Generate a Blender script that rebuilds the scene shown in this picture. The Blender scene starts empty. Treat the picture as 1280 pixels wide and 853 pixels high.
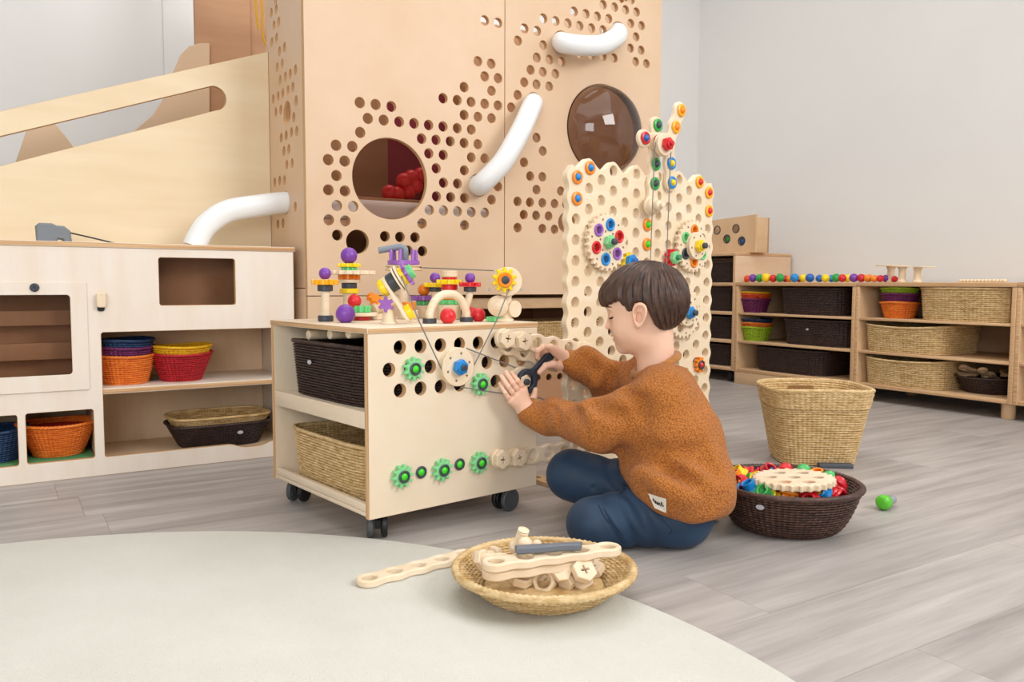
import bpy, bmesh, math, random
import numpy as np
from mathutils import Matrix, Vector
from mathutils.geometry import delaunay_2d_cdt
random.seed(7); np.random.seed(7)
PI = math.pi; R = math.radians
scene = bpy.context.scene
COL = scene.collection

# ------------------------------------------------------------------ camera
F, YAW, PITCH, ROLL = 1011.3, 0.561, 0.0709, 0.003      # focal length in pixels of the 1280 x 853 frame
_fw = np.array([math.sin(YAW)*math.cos(PITCH), math.cos(YAW)*math.cos(PITCH), -math.sin(PITCH)])
_r0 = np.array([math.cos(YAW), -math.sin(YAW), 0.0]); _u0 = np.cross(_r0, _fw)
_rt = math.cos(ROLL)*_r0 + math.sin(ROLL)*_u0; _up = -math.sin(ROLL)*_r0 + math.cos(ROLL)*_u0
EYE = np.array([0, 0, 0.5])
cd = bpy.data.cameras.new('camera'); cam = bpy.data.objects.new('camera', cd); COL.objects.link(cam)
cd.sensor_width = 36; cd.lens = F*36/1280; cd.clip_start = 0.02
mw = Matrix.Identity(4)
for i in range(3):
    mw[i][0], mw[i][1], mw[i][2], mw[i][3] = _rt[i], _up[i], -_fw[i], EYE[i]
cam.matrix_world = mw
scene.camera = cam

# ------------------------------------------------------------------ world, lights, exposure
w = bpy.data.worlds.new('world'); scene.world = w; w.use_nodes = True
w.node_tree.nodes['Background'].inputs[0].default_value = (0.86, 0.93, 1, 1)
w.node_tree.nodes['Background'].inputs[1].default_value = 0.35
def area(name, loc, target, sx, sy, power, color=(1, 1, 1)):
    l = bpy.data.lights.new(name, 'AREA'); l.shape = 'RECTANGLE'; l.size = sx; l.size_y = sy
    l.energy = power; l.color = color
    o = bpy.data.objects.new(name, l); COL.objects.link(o); o.location = loc
    o.rotation_euler = (Vector(target)-Vector(loc)).to_track_quat('-Z', 'Y').to_euler()
    return o
area('key_softbox', (2.3, -1.3, 2.45), (1.0, 1.6, 0.3), 1.6, 1.6, 58, (1, 0.992, 0.978))
area('tower_fill', (1.5, 2.75, 2.74), (1.5, 2.75, 0), 1.6, 0.8, 14, (1, 0.992, 0.98))  # added lamp above the tower, brightens its inside
area('ceiling_panel', (0.9, 1.0, 2.74), (0.9, 1.0, 0), 3.2, 3.2, 22, (1, 0.992, 0.98))
area('front_fill', (-1.6, -1.9, 1.35), (0.7, 2.2, 0.45), 2.2, 1.6, 44, (0.965, 0.985, 1))  # added fill lamp, no window there; lifts the fronts and cabinet insides
scene.view_settings.view_transform = 'Standard'; scene.view_settings.look = 'None'
scene.view_settings.gamma = 1; scene.view_settings.use_curve_mapping = False
scene.view_settings.exposure = 0.62
scene.cycles.use_denoising = True
scene.cycles.max_bounces = 8; scene.cycles.transparent_max_bounces = 12
scene.cycles.sample_clamp_indirect = 6

# ------------------------------------------------------------------ measuring helpers (points on real planes)
def ray(x, y): return _fw + _rt*(x-640)/F - _up*(y-426.5)/F
def hit(x, y, p, n):
    d = ray(x, y); return EYE + d*(np.dot(np.array(p)-EYE, n)/np.dot(d, n))
def hz(x, y, z=0.0): return hit(x, y, (0, 0, z), (0, 0, 1))
def hy(x, y, Y): return hit(x, y, (0, Y, 0), (0, 1, 0))
def hx(x, y, X): return hit(x, y, (X, 0, 0), (1, 0, 0))
def depth(P): return float((np.array(P)-EYE) @ _fw)

# ------------------------------------------------------------------ materials
MATS = {}
def srgb(c):
    if isinstance(c, str):
        c = tuple(int(c[i:i+2], 16)/255 for i in (0, 2, 4))
    return tuple((x/12.92 if x <= 0.04045 else ((x+0.055)/1.055)**2.4) for x in c) + (1,)
def mat(name, color, rough=0.5, color2=None, kind=None, scale=(1, 1, 1), ns=5.0, bump=0.0, detail=4, spec=0.5, coat=0.0, subsurf=0.0, rand=0.0, sheen=0.0):
    if name in MATS: return MATS[name]
    m = bpy.data.materials.new(name); m.use_nodes = True; MATS[name] = m
    nt = m.node_tree; nd = nt.nodes; ln = nt.links; b = nd['Principled BSDF']
    b.inputs['Roughness'].default_value = rough; b.inputs['Specular IOR Level'].default_value = spec
    b.inputs['Coat Weight'].default_value = coat
    if sheen: b.inputs['Sheen Weight'].default_value = sheen
    if subsurf:
        b.inputs['Subsurface Weight'].default_value = subsurf
        b.inputs['Subsurface Radius'].default_value = (0.012, 0.005, 0.003); b.inputs['Subsurface Scale'].default_value = 0.5
    c1 = srgb(color); c2 = srgb(color2) if color2 else c1
    b.inputs['Base Color'].default_value = c1
    if kind is None: return m
    tc = nd.new('ShaderNodeTexCoord'); mp = nd.new('ShaderNodeMapping'); mp.inputs['Scale'].default_value = scale
    ln.new(tc.outputs['Object'], mp.inputs['Vector'])
    if kind == 'voronoi':
        tx = nd.new('ShaderNodeTexVoronoi'); tx.inputs['Scale'].default_value = ns; out = tx.outputs['Distance']
    else:
        tx = nd.new('ShaderNodeTexNoise'); tx.inputs['Scale'].default_value = ns; tx.inputs['Detail'].default_value = detail
        tx.inputs['Roughness'].default_value = 0.6; out = tx.outputs['Fac']
    ln.new(mp.outputs['Vector'], tx.inputs['Vector'])
    if rand:                                                   # every object starts at its own place in the grain
        oi = nd.new('ShaderNodeObjectInfo'); mu = nd.new('ShaderNodeVectorMath'); mu.operation = 'ADD'
        ml = nd.new('ShaderNodeMath'); ml.operation = 'MULTIPLY'; ml.inputs[1].default_value = 37.0
        ln.new(oi.outputs['Random'], ml.inputs[0]); cb = nd.new('ShaderNodeCombineXYZ')
        for k in range(3): ln.new(ml.outputs[0], cb.inputs[k])
        ln.new(mp.outputs['Vector'], mu.inputs[0]); ln.new(cb.outputs[0], mu.inputs[1]); ln.new(mu.outputs[0], tx.inputs['Vector'])
    rp = nd.new('ShaderNodeValToRGB'); rp.color_ramp.elements[0].color = c2; rp.color_ramp.elements[1].color = c1
    rp.color_ramp.elements[0].position = 0.32; rp.color_ramp.elements[1].position = 0.68
    if kind == 'voronoi': rp.color_ramp.elements[0].color = c1; rp.color_ramp.elements[1].color = c2; rp.color_ramp.elements[0].position = 0.1; rp.color_ramp.elements[1].position = 0.75
    ln.new(out, rp.inputs['Fac']); last = rp.outputs['Color']
    if rand:
        hs = nd.new('ShaderNodeHueSaturation'); mr = nd.new('ShaderNodeMapRange')
        mr.inputs['To Min'].default_value = 1-rand; mr.inputs['To Max'].default_value = 1+rand
        ln.new(oi.outputs['Random'], mr.inputs['Value']); ln.new(mr.outputs[0], hs.inputs['Value']); ln.new(last, hs.inputs['Color']); last = hs.outputs['Color']
    ln.new(last, b.inputs['Base Color'])
    if bump:
        bp = nd.new('ShaderNodeBump'); bp.inputs['Strength'].default_value = 1.0; bp.inputs['Distance'].default_value = abs(bump)
        if kind == 'voronoi': bp.invert = True
        ln.new(out, bp.inputs['Height']); ln.new(bp.outputs['Normal'], b.inputs['Normal'])
    return m
def glass(name, color, alpha, rough=0.03):
    m = bpy.data.materials.new(name); m.use_nodes = True; MATS[name] = m
    nt = m.node_tree; nd = nt.nodes; ln = nt.links; nd.remove(nd['Principled BSDF'])
    tr = nd.new('ShaderNodeBsdfTransparent'); tr.inputs[0].default_value = srgb(color)
    gl = nd.new('ShaderNodeBsdfGlossy'); gl.inputs['Roughness'].default_value = rough
    fr = nd.new('ShaderNodeFresnel'); fr.inputs['IOR'].default_value = alpha
    mx = nd.new('ShaderNodeMixShader'); ln.new(fr.outputs[0], mx.inputs[0]); ln.new(tr.outputs[0], mx.inputs[1]); ln.new(gl.outputs[0], mx.inputs[2])
    ln.new(mx.outputs[0], nd['Material Output'].inputs['Surface'])
    return m
birch = mat('birch_plywood', 'dec0a2', 0.45, 'd5b392', 'noise', (1.2, 1.2, 9), 2.4, 0.0, 5)
birch_pale = mat('pale_birch_plywood', 'ede2d6', 0.42, 'e8d8c6', 'noise', (9, 1.5, 1.2), 2.0, 0.0, 5)
birch_cart = mat('cart_birch_plywood', 'ebdbc4', 0.42, 'e4d0b4', 'noise', (1.3, 1.3, 8), 2.6, 0.0, 5)
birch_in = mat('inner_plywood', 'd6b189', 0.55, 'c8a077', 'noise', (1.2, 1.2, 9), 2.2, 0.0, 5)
birch_dim = mat('brown_veneer_and_shade', 'b98d68', 0.6, 'aa7c58', 'noise', (1, 1, 7), 2.0, 0.0, 5)  # brown veneer, also plywood with the tower's inner shade in its colour
ply_edge = mat('plywood_edge', 'dcb78b', 0.6, 'b98a5c', 'noise', (1.5, 1.5, 150), 1.6, 0.0, 2)
toy_wood = mat('toy_wood', 'efdcc2', 0.5, 'e5cdaa', 'noise', (6, 6, 20), 3.0, 0.0, 4)
board_wood = mat('peg_board_wood', 'efdcc0', 0.45, 'e7d0ad', 'noise', (2, 9, 2), 3.0, 0.0, 5)
shelf_wood = mat('beech_shelf_wood', 'd9b891', 0.45, 'cda87f', 'noise', (3, 1, 9), 2.4, 0.0, 5)
wall_m = mat('white_wall_paint', 'e2e1df', 0.85, 'dedddb', 'noise', (1, 1, 1), 1.4)
white_pl = mat('white_hose_plastic', 'eef0f1', 0.35)
grey_pl = mat('grey_plastic', '6a7078', 0.45)
dark_pl = mat('charcoal_plastic', '3c4149', 0.45)
navy_pl = mat('navy_plastic', '343d4c', 0.45)
black_m = mat('black_rubber', '17181a', 0.5)
wheel_gr = mat('grey_tyre', '4c4f52', 0.55)
steel = mat('steel', 'b9bcc2', 0.3, spec=0.8)
cord_m = mat('grey_cord', '7d7b78', 0.7)
PL = {}
for k, c in dict(red='d8222b', crimson='c8202f', orange='f28a1c', amber='f6ae1e', yellow='f7d51d', green='6fcf83', lime='3fd020', leaf='27a047', blue='1d86cf', royal='2464b4', purple='7b3fa6', violet='9a62b8').items():
    PL[k] = mat(k+'_plastic', c, 0.32, spec=0.5)
WK = {}
for k, (c, c2) in dict(tan=('e2c696', 'b8945a'), brown=('5d4035', '35221c'), darkbrown=('46302a', '261813'), orange=('f08a2e', 'd8661a'), red=('c8202a', 'a0121c'), yellow=('f2c21c', 'dba010'), blue=('22446f', '142b4c'), purple=('7d2763', '551846'), lime=('a8c92a', '86a51c'), redorange=('e8562c', 'c83a16'), ocher=('d8ba86', 'ac8750')).items():
    WK[k] = mat('wicker_'+k, c, 0.5, c2, 'noise', (1, 1, 5), 40, 0.0, 2)
bubble_m = glass('smoked_bubble_acrylic', 'a89284', 1.7)
pane_m = glass('smoked_pane_acrylic', 'e2d8d2', 1.25)

# ------------------------------------------------------------------ object helpers
LABELS = {}
def link(name, me, parent=None, m=None, loc=None, rot=None):
    o = bpy.data.objects.new(name, me); COL.objects.link(o)
    if m is not None and me is not None:
        if not me.materials: me.materials.append(m)
        elif me.materials[0] is not m:                          # shared mesh, own colour
            o.material_slots[0].link = 'OBJECT'; o.material_slots[0].material = m
    if parent is not None: o.parent = parent
    if loc is not None: o.location = loc
    if rot is not None: o.rotation_euler = rot
    return o
def tag(o, label, cat, group=None):
    o['label'] = label; o['category'] = cat
    if group: o['group'] = group
    LABELS.setdefault(label, []).append(o.name)
    return o
def thing(name, label, cat, loc=(0, 0, 0), rot=(0, 0, 0), group=None):
    o = bpy.data.objects.new(name, None); COL.objects.link(o)
    o.empty_display_size = 0.02; o.location = loc; o.rotation_euler = rot
    return tag(o, label, cat, group)
def struct(o): o['kind'] = 'structure'; return o
def pymesh(name, v, f, smooth=True, ang=0.6):
    me = bpy.data.meshes.new(name); me.from_pydata([tuple(map(float, p)) for p in v], [], f); me.update()
    if smooth:
        me.polygons.foreach_set('use_smooth', [True]*len(me.polygons)); me.set_sharp_from_angle(angle=ang)
    return me
def npmesh(name, V, Q, smooth=True):
    V = np.asarray(V, dtype=np.float32); Q = np.asarray(Q, dtype=np.int32)
    me = bpy.data.meshes.new(name); n, k = Q.shape
    me.vertices.add(len(V)); me.vertices.foreach_set('co', V.ravel())
    me.loops.add(n*k); me.loops.foreach_set('vertex_index', Q.ravel())
    me.polygons.add(n); me.polygons.foreach_set('loop_start', np.arange(0, n*k, k, dtype=np.int32))
    me.polygons.foreach_set('use_smooth', np.full(n, smooth)); me.update(calc_edges=True); me.validate()
    return me
def box_vf(x0, x1, y0, y1, z0, z1):
    v = [(x0, y0, z0), (x1, y0, z0), (x1, y1, z0), (x0, y1, z0), (x0, y0, z1), (x1, y0, z1), (x1, y1, z1), (x0, y1, z1)]
    f = [(0, 3, 2, 1), (4, 5, 6, 7), (0, 1, 5, 4), (1, 2, 6, 5), (2, 3, 7, 6), (3, 0, 4, 7)]
    return v, f
def box(name, x0, x1, y0, y1, z0, z1, m, parent=None, bev=0.002, edge=None, loc=None, rot=None):
    """bevelled box; edge = material for the four thin faces (the smallest dimension gives the sheet's normal)"""
    bm = bmesh.new(); v, f = box_vf(x0, x1, y0, y1, z0, z1)
    vs = [bm.verts.new(p) for p in v]
    for q in f: bm.faces.new([vs[i] for i in q])
    bm.normal_update()
    if edge is not None:
        d = [x1-x0, y1-y0, z1-z0]; ax = d.index(min(d))
        for fc in bm.faces:
            if abs(fc.normal[ax]) < 0.5: fc.material_index = 1
    if bev: bmesh.ops.bevel(bm, geom=list(bm.edges), offset=min(bev, 0.45*min(x1-x0, y1-y0, z1-z0)), segments=2, affect='EDGES', profile=0.5)
    me = bpy.data.meshes.new(name); bm.to_mesh(me); bm.free()
    me.polygons.foreach_set('use_smooth', [True]*len(me.polygons)); me.set_sharp_from_angle(angle=0.9)
    me.materials.append(m)
    if edge is not None: me.materials.append(edge)
    return link(name, me, parent, None, loc, rot)
def circ(cx, cy, r, n=20, ry=None, a0=0.0):
    ry = ry or r
    return [(cx+r*math.cos(a0+2*PI*i/n), cy+ry*math.sin(a0+2*PI*i/n)) for i in range(n)]
def _offset(pts, d):
    p = np.array(pts); a = np.roll(p, 1, 0); b = np.roll(p, -1, 0); t = b-a
    t /= (np.linalg.norm(t, axis=1, keepdims=True)+1e-12)
    return p + d*np.c_[t[:, 1], -t[:, 0]]
def _area(p):
    p = np.array(p); q = np.roll(p, -1, 0); return 0.5*np.sum(p[:, 0]*q[:, 1]-q[:, 0]*p[:, 1])
def plate_mesh(name, outer, holes, z0, z1, bev=0.0, edge=False):
    """flat sheet z0..z1 of any outline with holes cut through it"""
    if _area(outer) < 0: outer = outer[::-1]
    loops = [outer]+[h if _area(h) < 0 else h[::-1] for h in holes]       # holes run clockwise
    caps = [_offset(l, -bev) if bev else np.array(l) for l in loops]      # solid shrinks, holes grow
    flat = np.concatenate(caps); polys = []; k = 0
    for l in loops: polys.append(list(range(k, k+len(l)))); k += len(l)
    r = delaunay_2d_cdt([Vector(p) for p in flat], [], polys, 2, 1e-7)
    V2 = [tuple(v) for v in r[0]]; T = r[2]; orig = r[3]
    back = {}
    for i, os_ in enumerate(orig):
        for o in os_: back[o] = i
    n = len(V2); V = [(x, y, z1) for x, y in V2]+[(x, y, z0) for x, y in V2]
    Fc = [tuple(t) for t in T]+[tuple(i+n for i in reversed(t)) for t in T]; nc = len(Fc); base = 0
    for l in loops:
        m = len(l); top = [back[base+i] for i in range(m)]; bot = [back[base+i]+n for i in range(m)]
        if bev:
            s = len(V); V += [(x, y, z1-bev) for x, y in l]; V += [(x, y, z0+bev) for x, y in l]
            rings = [top, list(range(s, s+m)), list(range(s+m, s+2*m)), bot]
        else: rings = [top, bot]
        for a, b in zip(rings[:-1], rings[1:]):
            for i in range(m):
                j = (i+1) % m; Fc.append((a[i], b[i], b[j], a[j]))
        base += m
    me = pymesh(name, V, Fc, True, 0.5)
    if edge: me.polygons.foreach_set('material_index', [0]*nc+[1]*(len(me.polygons)-nc))
    return me
def lathe_mesh(name, prof, seg=24, cap=True):
    V = []; Fc = []; n = len(prof)
    for i in range(seg):
        a = 2*PI*i/seg; c, s = math.cos(a), math.sin(a)
        V += [(r*c, r*s, z) for r, z in prof]
    for i in range(seg):
        j = (i+1) % seg
        for k in range(n-1): Fc.append((i*n+k, j*n+k, j*n+k+1, i*n+k+1))
    if cap:
        if prof[0][0] > 1e-5: Fc.append(tuple(i*n for i in reversed(range(seg))))
        if prof[-1][0] > 1e-5: Fc.append(tuple(i*n+n-1 for i in range(seg)))
    return pymesh(name, V, Fc, True, 0.6)
def ball_mesh(r, seg=24, rings=14, flat=0.0):
    a0 = math.asin(max(-1, -(1-flat))) if flat else -PI/2
    return lathe_mesh('ball', [(r*math.cos(a0+(PI/2-a0)*i/rings) if i < rings else 0.0, r*math.sin(a0+(PI/2-a0)*i/rings)) for i in range(rings+1)], seg)
def puck(r, z0, z1, b=0.0015): return [(r-b, z0), (r, z0+b), (r, z1-b), (r-b, z1)]
def tube_mesh(name, pts, rad, seg=10, closed=False, twist=0.0, tw=0.0):
    P = np.array(pts, float); n = len(P)
    T = (np.roll(P, -1, 0)-np.roll(P, 1, 0)) if closed else np.gradient(P, axis=0)
    T /= np.linalg.norm(T, axis=1, keepdims=True)+1e-12
    rad = np.full(n, rad) if np.isscalar(rad) else np.array(rad)
    up = np.array([0, 0, 1.0]) if abs(T[0, 2]) < 0.9 else np.array([1.0, 0, 0])
    N = np.zeros_like(P); u = up-T[0]*(up@T[0]); u /= np.linalg.norm(u); N[0] = u
    for i in range(1, n):
        u = u-T[i]*(u@T[i]); u /= np.linalg.norm(u); N[i] = u
    B = np.cross(T, N); ph = 2*PI*np.arange(seg)/seg
    arc = np.concatenate([[0], np.cumsum(np.linalg.norm(np.diff(P, axis=0), axis=1))])
    k = 1+tw*np.cos(2*ph[None, :]-twist*arc[:, None])
    V = (P[:, None, :]+(rad[:, None]*k)[:, :, None]*(np.cos(ph)[None, :, None]*N[:, None, :]+np.sin(ph)[None, :, None]*B[:, None, :])).reshape(-1, 3)
    Q = []; m = n if closed else n-1
    for i in range(m):
        for j in range(seg):
            a = i*seg+j; b = i*seg+(j+1) % seg; i2 = (i+1) % n
            Q.append((a, b, i2*seg+(j+1) % seg, i2*seg+j))
    if not closed:
        V = np.vstack([V, P[0], P[-1]]); q = len(V)
        Q += [(q-2, (j+1) % seg, j) for j in range(seg)]+[(q-1, (n-1)*seg+j, (n-1)*seg+(j+1) % seg) for j in range(seg)]
    return pymesh(name, V, Q, True, 0.9)
def smooth_path(pts, n=24):
    """Catmull-Rom through the points"""
    P = [np.array(p, float) for p in pts]; P = [2*P[0]-P[1]]+P+[2*P[-1]-P[-2]]; out = []
    for i in range(1, len(P)-2):
        for t in np.linspace(0, 1, n, endpoint=False):
            a, b, c, d = P[i-1:i+3]
            out.append(0.5*((2*b)+(-a+c)*t+(2*a-5*b+4*c-d)*t*t+(-a+3*b-3*c+d)*t**3))
    out.append(P[-2]); return out
def gear_outline(r0, r1, n, duty=0.5):
    p = []
    for i in range(n):
        a = 2*PI*i/n; s = 2*PI/n
        for t, r in ((0.0, r0), (0.18, r0), (0.34, r1*0.985), (0.5, r1), (0.66, r1*0.985), (0.82, r0)):
            p.append((r*math.cos(a+s*t), r*math.sin(a+s*t)))
    return p
def hexagon(r, a0=0.0): return circ(0, 0, r, 6, None, a0)
def link_outline(n, pitch, r, waist):
    """outline of a wavy link bar with n holes"""
    p = []; L = (n-1)*pitch
    for i in range(13):
        a = -PI/2+PI*i/12; p.append((L+r*math.cos(a), r*math.sin(a)))
    xs = np.linspace(L, 0, (n-1)*8+1)[1:-1]
    p += [(x, waist+(r-waist)*0.5*(1+math.cos(2*PI*x/pitch))) for x in xs]
    for i in range(13):
        a = PI/2+PI*i/12; p.append((r*math.cos(a), r*math.sin(a)))
    p += [(x, -waist-(r-waist)*0.5*(1+math.cos(2*PI*x/pitch))) for x in xs[::-1]]
    return p

# ------------------------------------------------------------------ woven baskets
def sq_loop(a, b, e, n):
    t = np.linspace(0, 2*PI, 2001); c, s = np.cos(t), np.sin(t)
    x = a*np.sign(c)*np.abs(c)**(2/e); y = b*np.sign(s)*np.abs(s)**(2/e)
    L = np.concatenate([[0], np.cumsum(np.hypot(np.diff(x), np.diff(y)))]); q = np.linspace(0, L[-1], n, endpoint=False)
    return np.c_[np.interp(q, L, x), np.interp(q, L, y)], L[-1]
def weave_mesh(name, a0, b0, a1, b1, h, e=2.0, row=0.005, stake=0.009, thick=0.006, amp=0.0021, prof=1.0, dip=0.0):
    """two woven skins: every row is a rounded strand between deep grooves, passing over and under the stakes"""
    _, per = sq_loop(a1, b1, e, 8); ns = max(24, int(per/stake)//2*2); nr = max(5, int(math.hypot(h, a1-a0)/row)); nc = 2*ns
    V = []; Q = []; base = 0; rings = []; j = np.arange(nc); idx = j; nx = (j+1) % nc
    for side in (1, -1):
        steps = [(0.0, -1.5), (0.2, 0.45), (0.5, 1.0), (0.8, 0.45)] if side == 1 else [(0.0, -1.2), (0.5, 1.0)]
        rows = [(r, r+t, k) for r in range(nr) for t, k in steps]+[(nr-1, nr, steps[0][1])]
        for r, vv, k in rows:
            v = vv/nr; q = v**prof; P, _ = sq_loop(a0+(a1-a0)*q, b0+(b1-b0)*q, e, nc)
            T = np.roll(P, -1, 0)-np.roll(P, 1, 0); T /= np.linalg.norm(T, axis=1, keepdims=True)+1e-9; N = np.c_[T[:, 1], -T[:, 0]]
            over = np.where(j % 2 == 0, (-1.0)**(r+j//2)*side, 0.0)
            d = amp*(np.where(j % 2 == 0, 1.0+0.3*over, -0.5)*k if k > 0 else np.where(j % 2 == 0, k, k*1.15))
            off = d if side == 1 else -thick-d
            V.append(np.c_[P+N*off[:, None], np.full(nc, v*h)+dip*v*(P[:, 0]/max(a1, 1e-6))**2])
        n = len(rows)
        for i in range(n-1):
            A = base+i*nc+idx; B = base+i*nc+nx; C_ = base+(i+1)*nc+nx; D = base+(i+1)*nc+idx
            Q.append(np.c_[A, B, C_, D] if side == 1 else np.c_[A, D, C_, B])
        rings.append((base, base+(n-1)*nc)); base += n*nc
    (b0_, t0_), (b1_, t1_) = rings
    Q.append(np.c_[t0_+idx, t0_+nx, t1_+nx, t1_+idx]); Q.append(np.c_[b0_+idx, b1_+idx, b1_+nx, b0_+nx])
    return npmesh(name, np.vstack(V), np.vstack(Q), False)
def rim_mesh(a, b, h, e, r, dip=0.0, n=240, twist=640.0):
    P, per = sq_loop(a, b, e, n); z = h+dip*(P[:, 0]/a)**2
    k = max(6, round(per*twist/(2*PI))); tw = 2*PI*k/per
    return tube_mesh('rim', np.c_[P, z], r, 8, True, tw, 0.17)
BASK = {}
def basket(name, label, wk, loc, rotz, a0, b0, a1, b1, h, e=2.0, row=0.005, stake=0.009, prof=1.0, rim=0.004, dip=0.0, metal=None, group=None, tilt=(0, 0), handle=None):
    t = thing(name, label, 'basket', tuple(loc), (tilt[0], tilt[1], rotz), group)
    key = (a0, b0, a1, b1, h, e, row, stake, prof, rim, dip, wk)
    if key not in BASK:
        pb, _ = sq_loop(a0*0.99, b0*0.99, e, 48)
        BASK[key] = (weave_mesh('weave', a0, b0, a1, b1, h, e, row, stake, prof=prof, dip=dip), rim_mesh(a1, b1, h, e, rim, dip),
                     plate_mesh('base', [tuple(p) for p in pb], [], 0.0, 0.004))
    wv, rm, bs = BASK[key]
    link('wicker_wall', wv, t, WK[wk]); link('rim', rm, t, WK[wk]); link('base', bs, t, WK[wk])
    if metal is not None:
        o = link('metal_tag', lathe_mesh('metal_tag', [(0.0065, 0.0), (0.006, 0.0014), (0, 0.0018)], 14), t, steel); o['label'] = 'small oval metal tag'
        x, y, z, ry = metal; o.location = (x, y, z); o.rotation_euler = (PI/2, 0, ry); o.scale = (1.3, 0.8, 1)
    return t

# ================================================================== ROOM
XW, YW, XL, YB, ZC = 3.56, 3.58, -2.6, -2.8, 2.8
def slab(name, x0, x1, y0, y1, z0, z1, m):
    v, f = box_vf(x0, x1, y0, y1, z0, z1); return struct(link(name, pymesh(name, v, f, False), None, m))
floor_m = mat('grey_oak_laminate', 'c0b9b4', 0.42, '938c88', 'noise', (0.9, 11, 1), 2.4, 0.0, 9, rand=0.035)
_nt = floor_m.node_tree; _rp = [n for n in _nt.nodes if n.type == 'VALTORGB'][0]
_e = _rp.color_ramp.elements.new(0.5); _e.color = srgb('aca5a1'); _rp.color_ramp.elements[0].position = 0.28; _rp.color_ramp.elements[2].position = 0.72
fl = slab('floor', XL, XW, YB, YW, -0.05, -0.0035, mat('floor_underlay', '5d5752', 0.8))
slab('wall_right', XW, XW+0.06, YB, YW+0.06, 0, ZC, wall_m)
slab('wall_back', XL-0.06, XW, YW, YW+0.06, 0, ZC, wall_m)
slab('wall_left', XL-0.06, XL, YB, YW, 0, ZC, wall_m)
slab('wall_front', XL, XW, YB-0.06, YB, 0, ZC, wall_m)
slab('ceiling', XL, XW, YB, YW, ZC, ZC+0.06, wall_m)
slab('baseboard_right', XW-0.012, XW, YB, YW-0.012, 0.0, 0.07, wall_m)
slab('baseboard_back', XL, XW, YW-0.012, YW, 0.0, 0.07, wall_m)
_x = hy(206, 40, YW)[0]
slab('trim_1', _x-0.006, _x+0.006, YW-0.004, YW, 0.07, ZC, wall_m)
# floor planks: every board is its own piece
PWID, PLEN = 0.187, 1.24
_pm = None
def plank_piece(x0, x1, y0, y1):
    v, f = box_vf(x0, x1, y0, y1, -0.0035, 0); return pymesh('plank', v, f, False)
_cache = {}
_y0 = hz(102, 638)[1]; _rows = []
k0 = int(math.floor((0.3-_y0)/PWID))
y = hz(105, 645.5)[1]+k0*PWID
ri = 0
while y < YW-0.002:
    y1 = min(y+PWID, YW-0.001)
    off = (ri*0.47 % 1.0)*PLEN
    if abs(y-hz(105, 645.5)[1]) < 0.01: off = (hz(103, 638)[0]-XL) % PLEN
    x = XL+0.001+off-PLEN
    while x < XW-0.002:
        a, b_ = max(x, XL+0.001), min(x+PLEN, XW-0.001)
        if b_-a > 0.05 and not (y > 1.9 and b_ < -0.9):
            L = round(b_-a, 3); W_ = round(y1-y, 3)
            if (L, W_) not in _cache: _cache[(L, W_)] = plank_piece(0, L-0.0005, 0, W_-0.0005)
            link('plank', _cache[(L, W_)], fl, floor_m, (a, y, 0))
        x += PLEN
    y += PWID; ri += 1

# round rug
rug_m = mat('cream_rug_pile', 'dad9d0', 0.95, 'd2d0c6', 'noise', (1, 1, 1), 5.0, 0.0, 8, sheen=0.2)
_n = rug_m.node_tree; _tx = _n.nodes.new('ShaderNodeTexNoise'); _tx.inputs['Scale'].default_value = 420; _bp = _n.nodes.new('ShaderNodeBump'); _bp.inputs['Distance'].default_value = 0.002
_tc = [q for q in _n.nodes if q.type == 'TEX_COORD'][0]; _n.links.new(_tc.outputs['Object'], _tx.inputs['Vector']); _n.links.new(_tx.outputs['Fac'], _bp.inputs['Height']); _n.links.new(_bp.outputs['Normal'], _n.nodes['Principled BSDF'].inputs['Normal'])
RR = 0.9973; RUG_T = 0.011
rug = link('rug', lathe_mesh('rug', [(RR-0.002, 0.0), (RR, 0.003), (RR-0.001, 0.008), (RR-0.006, RUG_T), (RR*0.5, RUG_T), (0, RUG_T)], 160), None, rug_m, (-0.169, 0.784, 0))
tag(rug, 'large round cream short-pile rug lying on the grey wooden floor', 'rug')

# ================================================================== PLAY KITCHEN (left)
kit_in = mat('kitchen_inner_plywood', 'ecd0b0', 0.5, 'e2c29e', 'noise', (9, 1.2, 1.2), 2.0, 0.0, 5)
UY, UX0, UX1, UZ = 2.3158, -0.72, 0.7113, 0.602
kit = thing('play_kitchen', 'long low pale birch play kitchen unit with oven window and open shelves', 'cabinet', (0, UY, 0))
def rrect(x0, x1, y0, y1, r=0.006, n=4):
    p = []
    for cx, cy, a in ((x1-r, y1-r, 0), (x0+r, y1-r, PI/2), (x0+r, y0+r, PI), (x1-r, y0+r, 1.5*PI)):
        p += [(cx+r*math.cos(a+PI/2*i/n), cy+r*math.sin(a+PI/2*i/n)) for i in range(n+1)]
    return p
FR = (PI/2, 0, 0)
def kplate(name, outer, holes, z0, z1, m, bev=0.001, parent=kit, edge=ply_edge, loc=(0, 0, 0)):
    me = plate_mesh(name, outer, holes, z0, z1, bev, edge is not None)
    me.materials.append(m)
    if edge is not None: me.materials.append(edge)
    return link(name, me, parent, None, loc, FR)
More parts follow.
